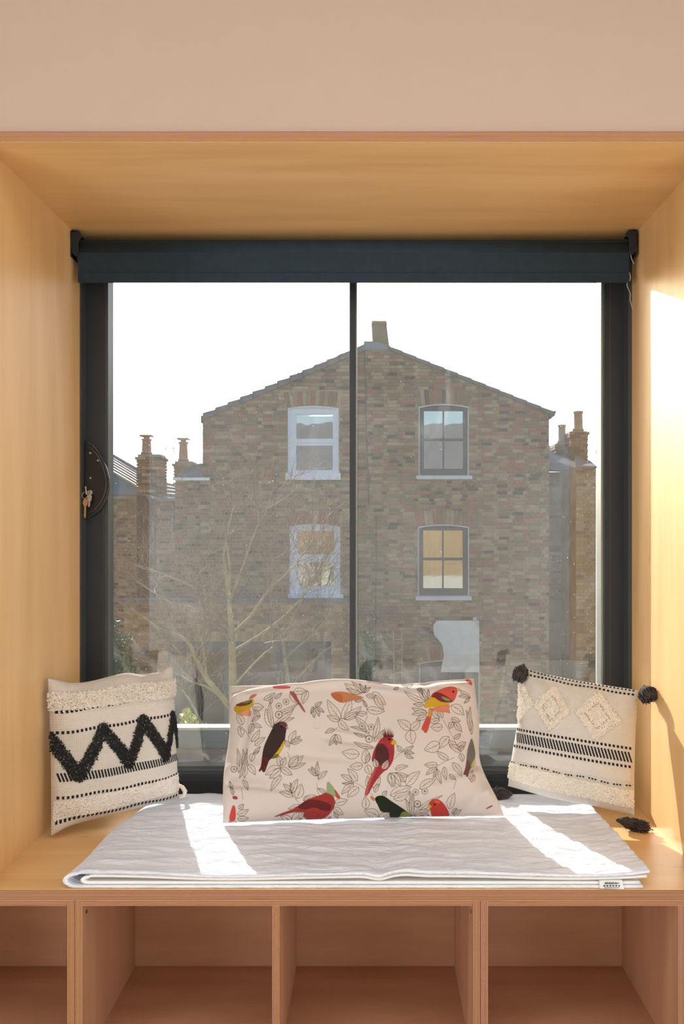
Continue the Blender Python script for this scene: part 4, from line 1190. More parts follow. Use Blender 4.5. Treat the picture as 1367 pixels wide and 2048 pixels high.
# windows in the gable: (x0,x1,shoulder,apex,bottom,sill x0,x1,sill bottom, panes, dark?, fan top)
WIN = [dict(o=(575, 677), sh=816, ap=811, b=946, s=(571, 681, 960), p=[(591.5, 665, 828, 877), (591.5, 665, 891, 940)], dark=0, fan=782),
       dict(o=(837, 936.5), sh=814, ap=808.5, b=951.5, s=(831.7, 943, 959), p=[(847.5, 885, 821, 876), (888.5, 926, 821, 876), (847.5, 885, 881.5, 937), (888.5, 926, 881.5, 937)], dark=1, fan=779),
       dict(o=(579, 680), sh=1053, ap=1048, b=1188, s=(576.5, 686, 1197), p=[(595.5, 668, 1061.5, 1109), (595.5, 668, 1124, 1172)], dark=0, fan=1021),
       dict(o=(835.6, 937), sh=1054, ap=1049.5, b=1192, s=(830.5, 942, 1200), p=[(846, 884.5, 1061, 1115.5), (887.5, 925.6, 1061, 1115.5), (846, 884.5, 1121, 1177), (887.5, 925.6, 1121, 1177)], dark=1, fan=1021),
       dict(o=(838, 958), sh=1326, ap=1320, b=1500, s=(832, 964, 1508), p=[(850, 896, 1334, 1410), (900, 946, 1334, 1410), (850, 896, 1416, 1490), (900, 946, 1416, 1490)], dark=1, fan=1292)]
def arch_loop(x0, x1, sh, ap, b, n=10):
    pts = [(x0, b), (x1, b), (x1, sh)]
    for k in range(1, n):
        t = k / n; x = x1 + (x0 - x1) * t; pts.append((x, sh - (sh - ap) * (1 - (2 * t - 1) ** 2)))
    return pts + [(x0, sh)]
def px_loop(l): return [(hx(a), hz(b)) for a, b in l]
# gable outline in picture measures at the facade's distance
roofL = [(412, 826), (695, 705), (757, 681)]
roofR = [(775, 693), (1103, 823)]
def gab(z):
    py = PY - (z - CZ) * F / YH
    xa = 405 if py < 958 else 375
    if py < 836:
        xa = np.interp(-py, [-836, -826, -706, -681], [405, 416, 692, 757]) 
    xb = 1097
    if py < 824: xb = np.interp(-py, [-824, -694], [1097, 776])
    if py < 690: return (0, 0)
    return (hx(xa), hx(xb))
holes_px = [(w_['o'][0] - 1, w_['o'][1] + 1, w_['ap'] - 1, w_['s'][2]) for w_ in WIN]
fans_px = [(w_['o'][0] - 6, w_['o'][1] + 6, w_['fan'], w_['sh'] + 1) for w_ in WIN]
def gh(z, bh):
    py = PY - (z - CZ) * F / YH; out_ = []
    for a, b, t_, bo in holes_px:
        if t_ - 3 < py < bo: out_.append((hx(a), hx(b)))
    for a, b, t_, bo in fans_px:
        if t_ < py < bo: out_.append((hx(a), hx(b)))
    return out_
outer = px_loop([(375, 1520), (1097, 1520), (1097, 824), (776, 694), (745, 686), (728, 688), (414, 828), (405, 836), (405, 958), (375, 958)])
inner_l = [px_loop(arch_loop(w_['o'][0], w_['o'][1], w_['sh'], w_['ap'], w_['b']))[::-1] for w_ in WIN]
g = MB(); g.plate([outer] + inner_l, YH, YH + 0.24); g.build('mortar_wall', M['mortar'], house)
def hot(x, z, wts):
    py = PY - (z - CZ) * F / YH; px = PX + x * F / YH
    w2 = list(wts)
    if px > 960: w2[2] *= 2.2; w2[4] *= 1.5; w2[5] *= .6
    if py > 1000 and px < 760: w2[5] *= 2.5; w2[3] *= 1.5; w2[2] *= .35
    if 960 < py < 1240 and px < 700: w2[5] *= 1.4; w2[2] *= .4
    if py < 880 and px > 720: w2[2] *= 1.4
    return w2
brick_fill(gab, hx(370), hx(1100), hz(1470), hz(686), YH, gh, BM, [30, 24, 9, 8, 12, 14], house,
           lambda x, z: hx(962) < x < hx(1094) and hz(1090) < z < hz(850), 200, seed=4, hot=hot)
def fan_bricks(x0, x1, top, sh, ap, n, mats, parent, wts):
    xc = (x0 + x1) / 2
    for k in range(n):
        q = []
        for kk in (k + 0.06, k + 0.94):
            t = kk / n; xb_ = x0 + (x1 - x0) * t; xt_ = xc + (xb_ - xc) * 1.09
            yb_ = sh - (sh - ap) * (1 - (2 * t - 1) ** 2) - 1.2; yt_ = top + 2.5 * (2 * t - 1) ** 2
            q.append(((hx(xb_), hz(yb_)), (hx(xt_), hz(yt_))))
        (a, b), (c, d) = q
        MB().prism_y([a, c, d, b], YH - 0.016 + random.uniform(-.002, .002), YH + 0.01).build('brick', random.choices(mats, wts)[0], parent)
for w_, n_, wt in zip(WIN, (13, 13, 13, 13, 14), ([4, 4, 2, 2, 3, 3], [4, 4, 2, 2, 3, 3], [1, 1, 9, 0, 1, 0], [2, 3, 6, 1, 2, 0], [2, 3, 4, 1, 2, 0])):
    fan_bricks(w_['o'][0] - 3, w_['o'][1] + 3, w_['fan'], w_['sh'], w_['ap'], n_, BM, house, wt)
def ribbon(g, x0, x1, y0, y1, Y0, Y1, m=0): g.box(hx(x0), hx(x1), Y0, Y1, hz(y1), hz(y0), m)
for i, w_ in enumerate(WIN):
    fm = M['dark_frame'] if w_['dark'] else M['white_pvc']
    x0, x1 = w_['o']; ins = 1.6 if w_['dark'] else 0.6
    fo = px_loop(arch_loop(x0 + ins, x1 - ins, w_['sh'] + ins, w_['ap'] + ins, w_['b']))
    pn = w_['p']; pa, pb = min(p_[0] for p_ in pn), max(p_[1] for p_ in pn); pt, pz = min(p_[2] for p_ in pn), max(p_[3] for p_ in pn)
    wf = MB().plate([fo, px_loop([(pa, pt), (pb, pt), (pb, pz), (pa, pz)])], YH + 0.06, YH + 0.13).build('window', fm, house)
    # outer moulding / pale pointing line round the frame
    g = MB(); al_ = arch_loop(x0, x1, w_['sh'], w_['ap'], w_['b'])
    il = arch_loop(x0 + (1.6 if w_['dark'] else 4.5), x1 - (1.6 if w_['dark'] else 4.5), w_['sh'] + 2, w_['ap'] + (1.8 if w_['dark'] else 3.5), w_['b'] + (1 if w_['dark'] else 0.5))
    g.plate([px_loop(al_), px_loop(il[:1] + il[1:])] if w_['dark'] and False else [px_loop(al_), px_loop([(a, min(b, w_['b'] - 0.5)) for a, b in il])], YH - 0.012 if w_['dark'] else YH + 0.02, YH + 0.07)
    g.build('frame_surround', M['sill'] if w_['dark'] else M['white_pvc'], wf)
    mid = (pn[0][3] + pn[-1][2]) / 2
    g = MB(); ribbon(g, pa - 0.2, pb + 0.2, pn[0][3], pn[-1][2], YH + 0.055, YH + 0.12); 
    if not w_['dark']:
        ribbon(g, pa - 5, pb + 5, mid - 0.9, mid + 0.9, YH + 0.045, YH + 0.07)
        ribbon(g, pa - 6, pb + 6, pz + 4.5, pz + 6, YH + 0.045, YH + 0.07)
    g.build('meeting_rail', fm, wf)
    if w_['dark']:
        g = MB(); xm_ = (pa + pb) / 2; ribbon(g, xm_ - 1.5, xm_ + 1.5, pt, pz, YH + 0.062, YH + 0.11); g.build('glazing_bar', fm, wf)
    for (a, b, t_, bo) in pn:
        MB().box(hx(a) - .003, hx(b) + .003, YH + 0.088, YH + 0.094, hz(bo) - .003, hz(t_) + .003).build('pane', M['pane'], wf)
    MB().box(hx(w_['s'][0]), hx(w_['s'][1]), YH - 0.09, YH + 0.10, hz(w_['s'][2]), hz(w_['b']) - 0.002).build('window_sill', M['sill'] if w_['dark'] else M['white_pvc'], wf)
    # what is behind the panes
    if i == 1: MB().box(hx(pa - 2), hx(pb + 2), YH + 0.16, YH + 0.165, hz(pz + 2), hz(pt - 2)).build('curtain', M['curtain'], wf)
    elif i == 3: 
        MB().box(hx(862), hx(pb + 2), YH + 0.16, YH + 0.165, hz(pz + 2), hz(1130)).build('curtain', M['curtain'], wf)
        MB().box(hx(pa - 2), hx(pb + 2), YH + 0.7, YH + 0.705, hz(pz + 2), hz(pt - 2)).build('room_wall', M['render_grey'], wf)
    else: MB().box(hx(pa - 2), hx(pb + 2), YH + 0.5, YH + 0.505, hz(pz + 2), hz(pt - 2)).build('room_wall', M['interior'], wf)
# roof: two slopes behind the gable wall with stepped verge tiles
def roof_slab(p0, p1, n, th, up, name, mat):
    (a0, b0), (a1, b1) = p0, p1
    for k in range(n):
        t0, t1 = k / n, (k + 1) / n
        xa_, ya_ = a0 + (a1 - a0) * t0, b0 + (b1 - b0) * t0
        xb_, yb_ = a0 + (a1 - a0) * t1, b0 + (b1 - b0) * t1
        s_ = up
        pts_ = [(hx(xa_ - 1), hz(ya_ + th)), (hx(xb_ + 1), hz(yb_ + th)), (hx(xb_ + 1), hz(yb_ - 0)), (hx(xa_ - 1), hz(ya_ - s_))]
        MB().prism_y(pts_, YH - 0.06, YH + 5.0).build(name, mat, house)
roof_slab((407, 830), (728, 692), 13, 10, 3.4, 'roof_tile_course', M['tile_dark'])
roof_slab((776, 692), (1107, 824), 12, 8, -1.0, 'roof_tile_course', M['tile_dark'])
g = MB(); g.prism_y(px_loop([(727, 700), (780, 700), (780, 692), (745, 683), (727, 683)]), YH - 0.03, YH + 0.9); g.build('gable_cap', M['render_grey'], house)
g = MB(); b0 = px_loop([(745, 694), (779, 696), (772, 641), (743, 641)]); g.prism_y(b0, YH + 0.1, YH + 1.0)
g.prism_y(px_loop([(742.5, 646), (773.5, 646), (772.5, 640), (743, 640)]), YH + 0.07, YH + 1.03); g.build('chimney_stack', BM[5], house)
g = MB(); g.prism_y(px_loop([(1096, 832), (1107, 822), (1110, 826), (1100, 838)]), YH - 0.1, YH + 5.0); g.build('eaves_gutter', M['bluegrey'], house)
g = MB(); g.box(hx(406), hx(1097), YH + 0.25, YH + 5.0, -3.6, hz(830)); g.build('house_body', M['mortar'], house)
g = MB(); g.box(hx(402), hx(408), YH - 0.05, YH + 0.4, hz(846), hz(832)); g.build('eaves_gutter', M['tile_dark'], house)
g = MB()
g.tube([P(728, 690, YH - .05), P(728.5, 740, YH - .05), P(730.5, 760, YH - .05), P(731, 820, YH - .05), P(733, 900, YH - .05), P(736, 960, YH - .05), P(737, 1010, YH - .05)], 0.010, 5)
g.tube([P(752, 1032, YH - .05), P(751, 1180, YH - .05), P(751, 1340, YH - .05)], 0.010, 5); g.build('wall_cable', M['bluegrey'], house)
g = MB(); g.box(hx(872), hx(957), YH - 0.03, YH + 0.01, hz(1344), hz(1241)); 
rp = MB().prism_y(px_loop([(880, 1344), (957.5, 1344), (957.5, 1241), (873, 1241), (866, 1250), (866, 1262), (868, 1270), (878, 1282), (884, 1290), (887, 1310)][::-1]), YH - 0.034, YH).build('reflection_patch', M['render_reflection_white'], house)  # bright reflection in the window glass, painted here as a pale wall patch
rp['label'] = 'pale painted reflection low on the brickwork'
c = Vector(P(949, 1238, YH - .06)); g = MB(); g.tube([c + Vector((0, -.06, -.02)), c, c + Vector((0, .06, 0))], [0.035, 0.05, 0.03], 12); g.build('wall_lamp', M['sill'], house)
g = MB(); g.box(hx(958), hx(965), YH - .12, YH, hz(1253), hz(1241)); g.build('junction_box', M['bluegrey'], house)

# low extension with the soldier course and dark sliding doors
YE = 15.4
def ex(px): return X(px, YE)
def ez(py): return Z(py, YE)
ext = empty('garden_extension', (ex(470), YE, -3.6), 'low yellow-brick extension with blue-grey framed glass doors behind the bare tree', 'extension')
eo = [(ex(248), ez(1560)), (ex(700), ez(1560)), (ex(700), ez(1226)), (ex(248), ez(1226))]
eh = [(ex(336), ez(1550)), (ex(336), ez(1283)), (ex(662), ez(1283)), (ex(662), ez(1550))]
g = MB(); g.box(ex(248), ex(336), YE, YE + .2, ez(1560), ez(1204)); g.box(ex(662), ex(700), YE, YE + .2, ez(1560), ez(1204)); g.box(ex(336), ex(662), YE, YE + .2, ez(1283), ez(1204)); g.build('mortar_wall', M['mortar'], ext)
def eh_(z, bh):
    py = PY - (z - CZ) * F / YE; out_ = []
    if py > 1262: out_.append((ex(336), ex(662)))
    if 1262 < py: pass
    return out_
brick_fill(lambda z: (ex(248), ex(700)), ex(246), ex(702), ez(1450), ez(1206), YE, eh_, YB + [BM[0]], [10, 9, 6, 4, 8], ext, lambda x, z: ex(250) < x < ex(334) and z < ez(1215), 90, seed=9)
for k in range(44):
    xa_ = 336.5 + k * 7.4
    MB().box(ex(xa_), ex(xa_ + 6.6), YE - 0.016 + random.uniform(-.002, .002), YE + .01, ez(1282), ez(1263)).build('brick', random.choice(YB + [BM[1]]), ext)
MB().box(ex(240), ex(704), YE - 0.06, YE + 0.35, ez(1205), ez(1199)).build('parapet_capping', M['tile_dark'], ext)
MB().box(ex(248), ex(700), YE + 0.3, YH - 0.1, ez(1300), ez(1214)).build('flat_roof', M['lead'], ext)
sd = MB()
for a, b, t_, bo in ((336, 662, 1283, 1298), (336, 350, 1283, 1550), (648, 662, 1283, 1550), (447, 459, 1298, 1550), (552, 566, 1298, 1550), (500, 505, 1298, 1550)):
    sd.box(ex(a), ex(b), YE + 0.06, YE + 0.14, ez(bo), ez(t_))
sdo = sd.build('sliding_door_frame', M['bluegrey'], ext)
for a, b in ((350, 447), (459, 552), (566, 648)):
    MB().box(ex(a), ex(b), YE + 0.09, YE + 0.10, ez(1550), ez(1298)).build('pane', M['pane_dark'], sdo)
MB().box(ex(336), ex(662), YE + 1.2, YE + 1.25, ez(1550), ez(1283)).build('room_wall', M['interior'], ext)
g = MB(); c = Vector(P(289, 1304, YE - .08)); g.tube([c - Vector((0, 0, .075)), c + Vector((0, 0, .075))], 0.04, 12); g.build('wall_light', M['lead'], ext)

# chimneys
def chimney(parent, x0, x1, t_, b, Y, pots, mats, seed):
    g = MB(); r = random.Random(seed)
    xa_, xb_, za_, zb_ = X(x0, Y), X(x1, Y), Z(b, Y), Z(t_, Y)
    g.box(xa_ + .02, xb_ - .02, Y + .02, Y + .55, za_, zb_, 0)
    st = g.build('chimney_stack', M['mortar'], parent)
    g = MB(); z = za_; row = 0
    while z + .06 < zb_:
        o = 0.03 if (zb_ - z) < 0.20 else 0.0
        x = xa_ - (row % 2) * .11
        while x < xb_:
            a, b_ = max(x, xa_) - (o if x <= xa_ else 0), min(x + .215, xb_) + (o if x + .215 >= xb_ else 0)
            if b_ - a > .03: g.box(a, b_, Y - .012 - o, Y + .56 + o, z, z + .065, r.randrange(len(mats)))
            x += .225
        z += .075; row += 1
    bw_ = g.build('brickwork', mats, st); bw_['kind'] = 'stuff'
    for (pa_, pb_, pt_, pbm, cap) in pots:
        c0 = Vector(P((pa_ + pb_) / 2, pbm, Y + .28)); c1 = Vector(P((pa_ + pb_) / 2, pt_, Y + .28)); r_ = (pb_ - pa_) / 2 * Y / F
        g = MB(); d = c1 - c0
        g.tube([c0, c0 + d * .1, c0 + d * .12, c0 + d * .88, c0 + d * .9, c1], [r_ * 1.2, r_ * 1.2, r_, r_ * .88, r_ * 1.08, r_ * 1.05], 14)
        if cap: g.box(c1.x - r_ * 1.15, c1.x + r_ * 1.15, c1.y - r_ * 1.15, c1.y + r_ * 1.15, c1.z + .05, c1.z + .09); g.box(c1.x - r_ * .5, c1.x + r_ * .5, c1.y - r_ * .5, c1.y + r_ * .5, c1.z, c1.z + .05)
        g.build('chimney_pot', M['pot'], st)

# left house
YL = 18.6
lh = empty('slate_roof_house', (X(290, YL), YL, -3.6), 'brick house at the left with a sunlit pale slate roof and two chimneys', 'house')
g = MB(); g.box(X(120, YL), X(378, YL), YL, YL + 4, -3.6, Z(990, YL)); g.build('mortar_wall', M['mortar'], lh)
brick_fill(lambda z: (X(150, YL), X(377, YL)), X(150, YL), X(378, YL), Z(1300, YL), Z(992, YL), YL,
           lambda z, bh: [(X(274, YL), X(312, YL))] + ([(X(346, YL), X(352, YL))] if Z(1065, YL) < z < Z(1010, YL) else []), BM, [30, 18, 10, 16, 6, 20], lh, lambda x, z: False, 0, seed=12)
MB().box(X(274, YL), X(312, YL), YL - .03, YL + .02, Z(1300, YL), Z(992, YL)).build('recess_shade', BM[3], lh)  # shade of the recess, put in as a dark brick-coloured panel
MB().box(X(346, YL), X(352, YL), YL - .01, YL + .02, Z(1065, YL), Z(1010, YL)).build('window', M['dark_frame'], lh)
g = MB(); g.prism_y([(X(120, YL), Z(990, YL)), (X(330, YL), Z(990, YL)), (X(270, YL), Z(972, YL)), (X(214, YL), Z(938, YL)), (X(120, YL), Z(900, YL))], YL - .06, YL + .1); g.build('gable_boarding', M['render_grey'], lh)
def P3(px, py, Y): return Vector(P(px, py, Y))
# roof planes facing the sun side are seen edge-up: rows of slates along the slope
def slate_roof(a0, a1, b0, b1, rows, name):
    """a0->a1 top edge, b0->b1 bottom edge"""
    for k in range(rows):
        t0, t1 = k / rows, (k + 1) / rows + 0.02
        p0, p1 = a0.lerp(b0, t0), a1.lerp(b1, t0); q0, q1 = a0.lerp(b0, t1), a1.lerp(b1, t1)
        up = Vector((0, -.01, .03))
        MB().hexa([q0, q1, p1, p0, q0 + up * 1.6, q1 + up * 1.6, p1 + up * .4, p0 + up * .4]).build(name, M['roof_sunlit'], lh)
M['roof_sunlit'] = m_plain('sunlit_pale_slate', (0.40, 0.36, 0.30), 0.6, var=0.25, vscale=5.0)  # sunlight on the slates is put into this paler colour
slate_roof(P3(190, 893, YL + 2.2), P3(276, 944, YL + 1.6), P3(190, 925, YL - .1), P3(274, 974, YL - .1), 6, 'slate_course')
slate_roof(P3(320, 958, YL + 1.2), P3(350, 968, YL + 1.2), P3(320, 997, YL - .1), P3(381, 1000, YL - .1), 5, 'slate_course')
g = MB(); g.tube([P3(190, 892, YL + 2.2), P3(278, 943, YL + 1.6)], 0.06, 6); g.tube([P3(276, 982, YL - .15), P3(322, 1000, YL - .15), P3(382, 1001, YL - .15)], 0.05, 6); g.build('ridge_and_gutter', M['lead'], lh)
g = MB(); g.hexa([P3(350, 1000, YL - .12), P3(382, 1001, YL - .12), P3(382, 1001, YL), P3(350, 1000, YL), P3(345, 966, YL + 1), P3(365, 960, YL + 1), P3(365, 960, YL + 1.1), P3(345, 966, YL + 1.1)]); g.build('roof_valley', M['slate'], lh)
chimney(lh, 273, 321, 908, 985, YL - .3, [(283, 303, 878, 908, 1)], BM, 1)
chimney(lh, 347, 385, 922, 958, YL + .4, [(357, 376, 884, 922, 1)], BM, 2)
g = MB()
g.tube([P3(334, 945, YL), P3(331, 880, YL)], .008, 4); g.tube([P3(325, 899, YL), P3(352, 897, YL)], .008, 4)
for k in range(6): g.tube([P3(327 + 4 * k, 893, YL), P3(328 + 4 * k, 905, YL)], .006, 4)
g.tube([P3(347, 905, YL), P3(345, 880, YL)], .006, 4)
an = g.build('tv_antenna', M['lead']); tag(an, 'thin rooftop television aerial between the two left chimneys', 'antenna')

# lean-to roof joining left house and gable
g = MB(); g.box(X(350, 17.6), X(404, 17.6), 17.6, 18.5, Z(1200, 17.6), Z(960, 17.6)); g.build('mortar_wall', M['mortar'], house)
brick_fill(lambda z: (X(350, 17.6), X(400, 17.6)), X(350, 17.6), X(400, 17.6), Z(1230, 17.6), Z(960, 17.6), 17.6, lambda z, bh: [], BM, [30, 18, 10, 16, 6, 20], house, lambda x, z: False, 0, seed=22)
g = MB(); g.hexa([P3(346, 958, 17.55), P3(424, 960, 17.1), P3(424, 958, 17.7), P3(346, 956, 17.7), P3(346, 954, 17.55), P3(424, 955, 17.1), P3(404, 926, 17.7), P3(384, 930, 17.7)]); g.build('lean_to_roof', M['slate'], house)
g = MB(); g.box(X(346, 17.1), X(419, 17.1), 17.05, 17.12, Z(961, 17.1), Z(955.5, 17.1)); g.build('gutter', M['coping'], house)

# right house
YQ = 19.0
rh = empty('terrace_house', (X(1140, YQ), YQ, -3.6), 'dark-windowed brick terrace house at the far right behind the gable house', 'house')
g = MB(); g.box(X(1090, YQ), X(1152, YQ), YQ, YQ + 3, -3.6, Z(944, YQ)); g.build('mortar_wall', M['mortar'], rh)
holes_r = [(1092, 1138, 966, 1106), (1092, 1144, 1192, 1400)]
brick_fill(lambda z: (X(1088, YQ), X(1151, YQ)), X(1088, YQ), X(1152, YQ), Z(1450, YQ), Z(946, YQ), YQ,
           lambda z, bh: [(X(a, YQ), X(b, YQ)) for a, b, t_, bo in holes_r if Z(bo, YQ) < z < Z(t_, YQ)], BM, [22, 14, 10, 20, 4, 18], rh, lambda x, z: False, 0, seed=15)
g = MB(); g.box(X(1151, 17.6), X(1191, 17.6), 17.6, YQ + 3, -3.6, Z(936, 17.6)); g.build('mortar_wall', M['mortar'], rh)
brick_fill(lambda z: (X(1151, 17.6), X(1190, 17.6)), X(1151, 17.6), X(1191, 17.6), Z(1450, 17.6), Z(937, 17.6), 17.6, lambda z, bh: [], [BM[1], BM[4], BM[0], YB[1]], [5, 5, 3, 3], rh, lambda x, z: False, 0, seed=16)
for (a, b, t_, bo), pn in zip(holes_r, ([(1094, 1128, 972, 1031), (1094, 1128, 1036, 1092)], [(1094, 1136, 1200, 1235), (1094, 1136, 1245, 1395)])):
    wf = MB().plate([[(X(a, YQ), Z(bo, YQ)), (X(b, YQ), Z(bo, YQ)), (X(b, YQ), Z(t_, YQ)), (X(a, YQ), Z(t_, YQ))],
                     [(X(p_[0], YQ), Z(y_, YQ)) for p_, y_ in ((pn[0], pn[1][3]), (pn[0], pn[0][2]))] + [(X(pn[0][1], YQ), Z(y_, YQ)) for y_ in (pn[0][2], pn[1][3])]], YQ - .02, YQ + .08).build('window', M['dark_frame'], rh)
    MB().box(X(pn[0][0], YQ), X(pn[0][1], YQ), YQ - .01, YQ + .06, Z(pn[1][2], YQ), Z(pn[0][3], YQ)).build('meeting_rail', M['dark_frame'], wf)
    for p_ in pn: MB().box(X(p_[0], YQ), X(p_[1], YQ), YQ + .02, YQ + .03, Z(p_[3], YQ), Z(p_[2], YQ)).build('pane', M['pane'], wf)
    MB().box(X(b, YQ) - .005, X(b, YQ) + .02, YQ - .03, YQ, Z(bo, YQ), Z(t_ - 2, YQ)).build('frame_surround', M['sill'], wf)
    MB().box(X(a, YQ), X(pn[0][1], YQ), YQ + .3, YQ + .31, Z(bo, YQ), Z(t_, YQ)).build('curtain', M['curtain'] if t_ < 1100 else M['render_grey'], wf)
    if t_ < 1100: MB().box(X(a, YQ), X(1141, YQ), YQ - .1, YQ, Z(1110, YQ), Z(1104, YQ)).build('window_sill', M['sill'], wf)
g = MB(); g.hexa([P3(1090, 943, YQ - .3), P3(1152, 945, YQ - .3), P3(1152, 943, YQ + 3), P3(1090, 943, YQ + 3), P3(1090, 939, YQ - .3), P3(1152, 941, YQ - .3), P3(1148, 900, YQ + 3), P3(1090, 890, YQ + 3)]); g.build('slate_slope', M['slate'], rh)
g = MB(); g.hexa([P3(1150, 938, 17.4), P3(1194, 937, 17.4), P3(1194, 936, YQ + 3), P3(1150, 938, YQ + 3), P3(1150, 934, 17.4), P3(1194, 933, 17.4), P3(1180, 922, YQ + 2), P3(1148, 905, YQ + 2)]); g.build('slate_slope', M['slate'], rh)
chimney(rh, 1140, 1175, 862, 922, YQ + 1.5, [(1146, 1165, 823, 862, 0)], [BM[2], BM[0], BM[3]], 3)
chimney(rh, 1111, 1135, 886, 905, YQ + 1.8, [(1115, 1131, 850, 886, 0)], [BM[3], BM[0]], 4)
MB().box(X(1192, 24), X(1240, 24), 24, 27, -3.6, Z(1010, 24)).build('back_wing', M['render_reflection_white'], rh)

# ------------------------------------------------------------------ garden
gd = MB().box(-40, 40, 2.6, 60, -3.8, -3.6).build('garden_ground', M['ground']); tag(gd, kind='structure'); gd.name = 'floor_2'

def tree(name, Y, limbs, seed, label, depth=3, twn=9, matb='bark'):
    r = random.Random(seed)
    root = empty(name, P3(limbs[0][0][0], limbs[0][0][1], Y), label, 'tree', None)
    gb, gt = MB(), MB()
    def twig(p, d, L_, rad, lv):
        pts = [p]; dd = d.copy(); n = 4
        for k in range(n):
            dd = (dd + Vector((r.gauss(0, .22), r.gauss(0, .22), r.gauss(0.06, .18)))).normalized()
            pts.append(pts[-1] + dd * L_ / n)
        (gb if lv == 0 else gt).tube(pts, [rad * (1 - .75 * k / n) for k in range(n + 1)], 4 if lv == 0 else 3, cap=False)
        if lv < depth:
            for k in range(r.randint(3, 5)):
                q = pts[r.randint(1, n)]
                sd_ = (dd + Vector((r.uniform(-1, 1), r.uniform(-1, 1), r.uniform(-.5, 1))) * .95).normalized()
                twig(q, sd_, L_ * r.uniform(.45, .72), max(rad * .55, .0022), lv + 1)
    for limb, w0, w1, nt in limbs_iter(limbs):
        pts = [P3(a, b, Y + (i * 0.10 if limb[0][0] < 440 else -i * .06)) for i, (a, b) in enumerate(limb)]
        rs = [1.25 * (w0 + (w1 - w0) * i / (len(pts) - 1)) / 2 * Y / F for i in range(len(pts))]
        gb.tube(pts, rs, 8)
        for k in range(nt * 2):
            i = r.randint(max(0, len(pts) // 3), len(pts) - 1); j = min(i + 1, len(pts) - 1)
            p = pts[i].lerp(pts[j], r.random()); d = (pts[j] - pts[i - 1]).normalized()
            d = (d + Vector((r.uniform(-1, 1), r.uniform(-1, 1), r.uniform(-.3, .9)))).normalized()
            twig(p, d, r.uniform(.35, .95), max(rs[i] * .38, .0055), 1)
    gb.build('trunk_and_limbs', M[matb], root)
    t_ = gt.build('twigs', M['twig'], root); t_['kind'] = 'stuff'
    return root
def limbs_iter(l):
    for e in l[1:]: yield e
T1 = [[(466, 1500)],
      ([(464, 1640), (465, 1500), (466, 1400), (465, 1330), (463, 1270), (459, 1220), (457, 1190), (460, 1140), (452, 1080)], 17, 2, 5),
      ([(459, 1220), (452, 1150), (447, 1110), (455, 1060), (468, 1010)], 6, 2, 7),
      ([(462, 1250), (440, 1225), (415, 1195), (370, 1165), (330, 1150), (290, 1135)], 6, 2, 7),
      ([(463, 1270), (500, 1235), (530, 1190), (560, 1160), (590, 1130), (612, 1100)], 6, 2, 8),
      ([(458, 1205), (480, 1150), (500, 1090), (520, 1040)], 5, 2, 6),
      ([(470, 1300), (520, 1270), (560, 1240), (600, 1200), (625, 1165)], 5, 2, 7),
      ([(520, 1520), (480, 1440), (440, 1390), (415, 1360), (395, 1325), (380, 1290), (365, 1275), (320, 1260), (280, 1232), (262, 1215)], 11, 3, 7),
      ([(412, 1356), (408, 1310), (404, 1280), (406, 1240), (398, 1200)], 5, 2, 6),
      ([(440, 1392), (410, 1372), (385, 1365), (360, 1350)], 4, 2, 6),
      ([(470, 1370), (505, 1330), (530, 1305), (545, 1295)], 4, 2, 4),
      ([(430, 1500), (400, 1440), (380, 1400), (365, 1380)], 5, 2, 5),
      ([(462, 1260), (430, 1230), (390, 1215), (340, 1205), (300, 1180), (270, 1160)], 4, 1.5, 6)]
tree('bare_tree', 9.5, T1, 3, 'leafless green-barked tree with fine twigs in front of the dark garden doors')
T2 = [[(575, 1500)],
      ([(570, 1560), (574, 1450), (578, 1380), (570, 1320), (566, 1280)], 9, 5, 3),
      ([(570, 1320), (600, 1290), (640, 1255), (655, 1230)], 5, 2, 7),
      ([(566, 1280), (550, 1240), (540, 1190), (548, 1150)], 5, 2, 7),
      ([(578, 1380), (610, 1340), (650, 1300), (680, 1285)], 4, 2, 6),
      ([(566, 1280), (590, 1230), (612, 1180), (640, 1150)], 4, 1.5, 6)]
tree('bare_tree', 12.5, T2, 8, 'second smaller leafless tree in front of the garden doors, just left of the window mullion')
# far faint treetop beyond the right-hand roofs
T3 = [[(1200, 1320)], ([(1200, 1320), (1200, 1000), (1196, 940), (1192, 905), (1194, 880)], 3, 1, 10), ([(1198, 950), (1210, 900), (1206, 872)], 2, 1, 8)]
tree('bare_tree', 30.0, T3, 5, 'distant leafless treetop above the far right roofs', depth=2)

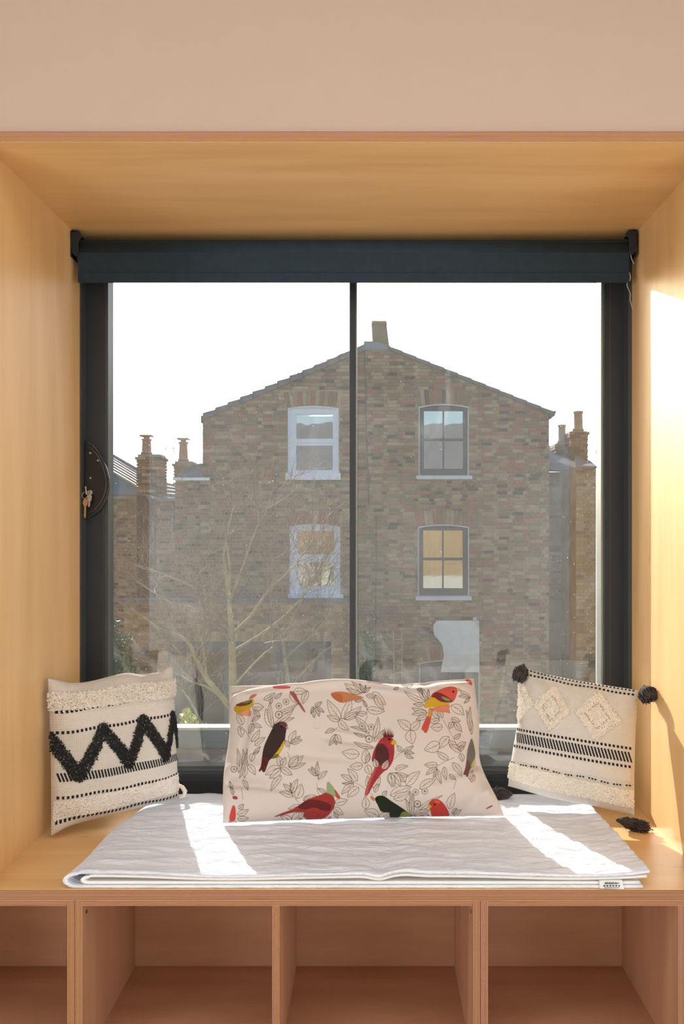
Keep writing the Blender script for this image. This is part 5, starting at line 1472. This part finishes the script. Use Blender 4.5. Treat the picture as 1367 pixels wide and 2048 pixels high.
def leaves(name, boxes, n, Y, dy, size, mat, label, cat, seed):
    r = np.random.default_rng(seed); V = []; Q = []
    for i in range(n):
        x0, x1, y0, y1 = boxes[r.integers(len(boxes))]
        c = np.array(P(r.uniform(x0, x1), r.uniform(y0, y1), Y + r.uniform(-dy, dy))); a = r.normal(0, 1, 3); a /= np.linalg.norm(a); b = np.cross(a, r.normal(0, 1, 3)); b /= np.linalg.norm(b)
        s_ = size * r.uniform(.6, 1.3); k = len(V); nn = np.cross(a, b) * s_ * .15
        V += [c - a * s_, c + b * s_ * .5 + nn, c + a * s_, c - b * s_ * .5 + nn]; Q += [(k, k + 1, k + 2, k + 3)]
    root = empty(name, (np.mean(np.array(V), 0)[0], Y, -3.6), label, cat)
    o = add_mesh('foliage', V, Q, [mat], root, smooth=False); o['kind'] = 'stuff'
    g = MB()
    for k in range(5):
        x0, x1, y0, y1 = boxes[k % len(boxes)]; bx = P3((x0 + x1) / 2, y1, Y)
        g.tube([Vector((bx.x, Y, max(-3.6, bx.z - .6))), bx, P3(x0 + (x1 - x0) * (k + .5) / 5, y0 + (y1 - y0) * .2, Y)], .008, 4)
    g.build('stems', M['twig'], root)
leaves('ivy_bush', [(205, 252, 1290, 1350), (214, 262, 1268, 1330), (216, 236, 1240, 1300), (205, 270, 1320, 1420)], 1500, 11.5, .5, .05, M['leaf'], 'green leafy bush at the lower left of the view beside the window frame', 'bush', 1)
leaves('leafy_plant', [(362, 388, 1425, 1450), (370, 395, 1432, 1455), (366, 380, 1418, 1440)], 150, 5.0, .1, .020, M['leaf_bright'], 'bright yellow-green plant just above the parapet beside the left cushion', 'plant', 2)
leaves('climbing_plant', [(722, 748, 1270, 1350), (716, 735, 1300, 1400)], 420, 15.0, .4, .05, M['leaf'], 'sparse green climber low on the brick wall right of the mullion', 'plant', 3)
tr = empty('trellis', P3(795, 1400, 15.5), 'pale wooden trellis posts leaning on the gable house wall', 'trellis')
for a, b, c_, d in ((786, 1262, 788, 1400), (803, 1262, 803, 1400)):
    g = MB(); g.tube([P3(a, b, 15.5), P3(c_, d, 15.5)], .018, 4); g.build('post', M['lath'], tr)
for k in range(5):
    g = MB(); g.tube([P3(784, 1280 + 22 * k, 15.47), P3(806, 1279 + 22 * k, 15.47)], .011, 4); g.build('rail', M['lath'], tr)
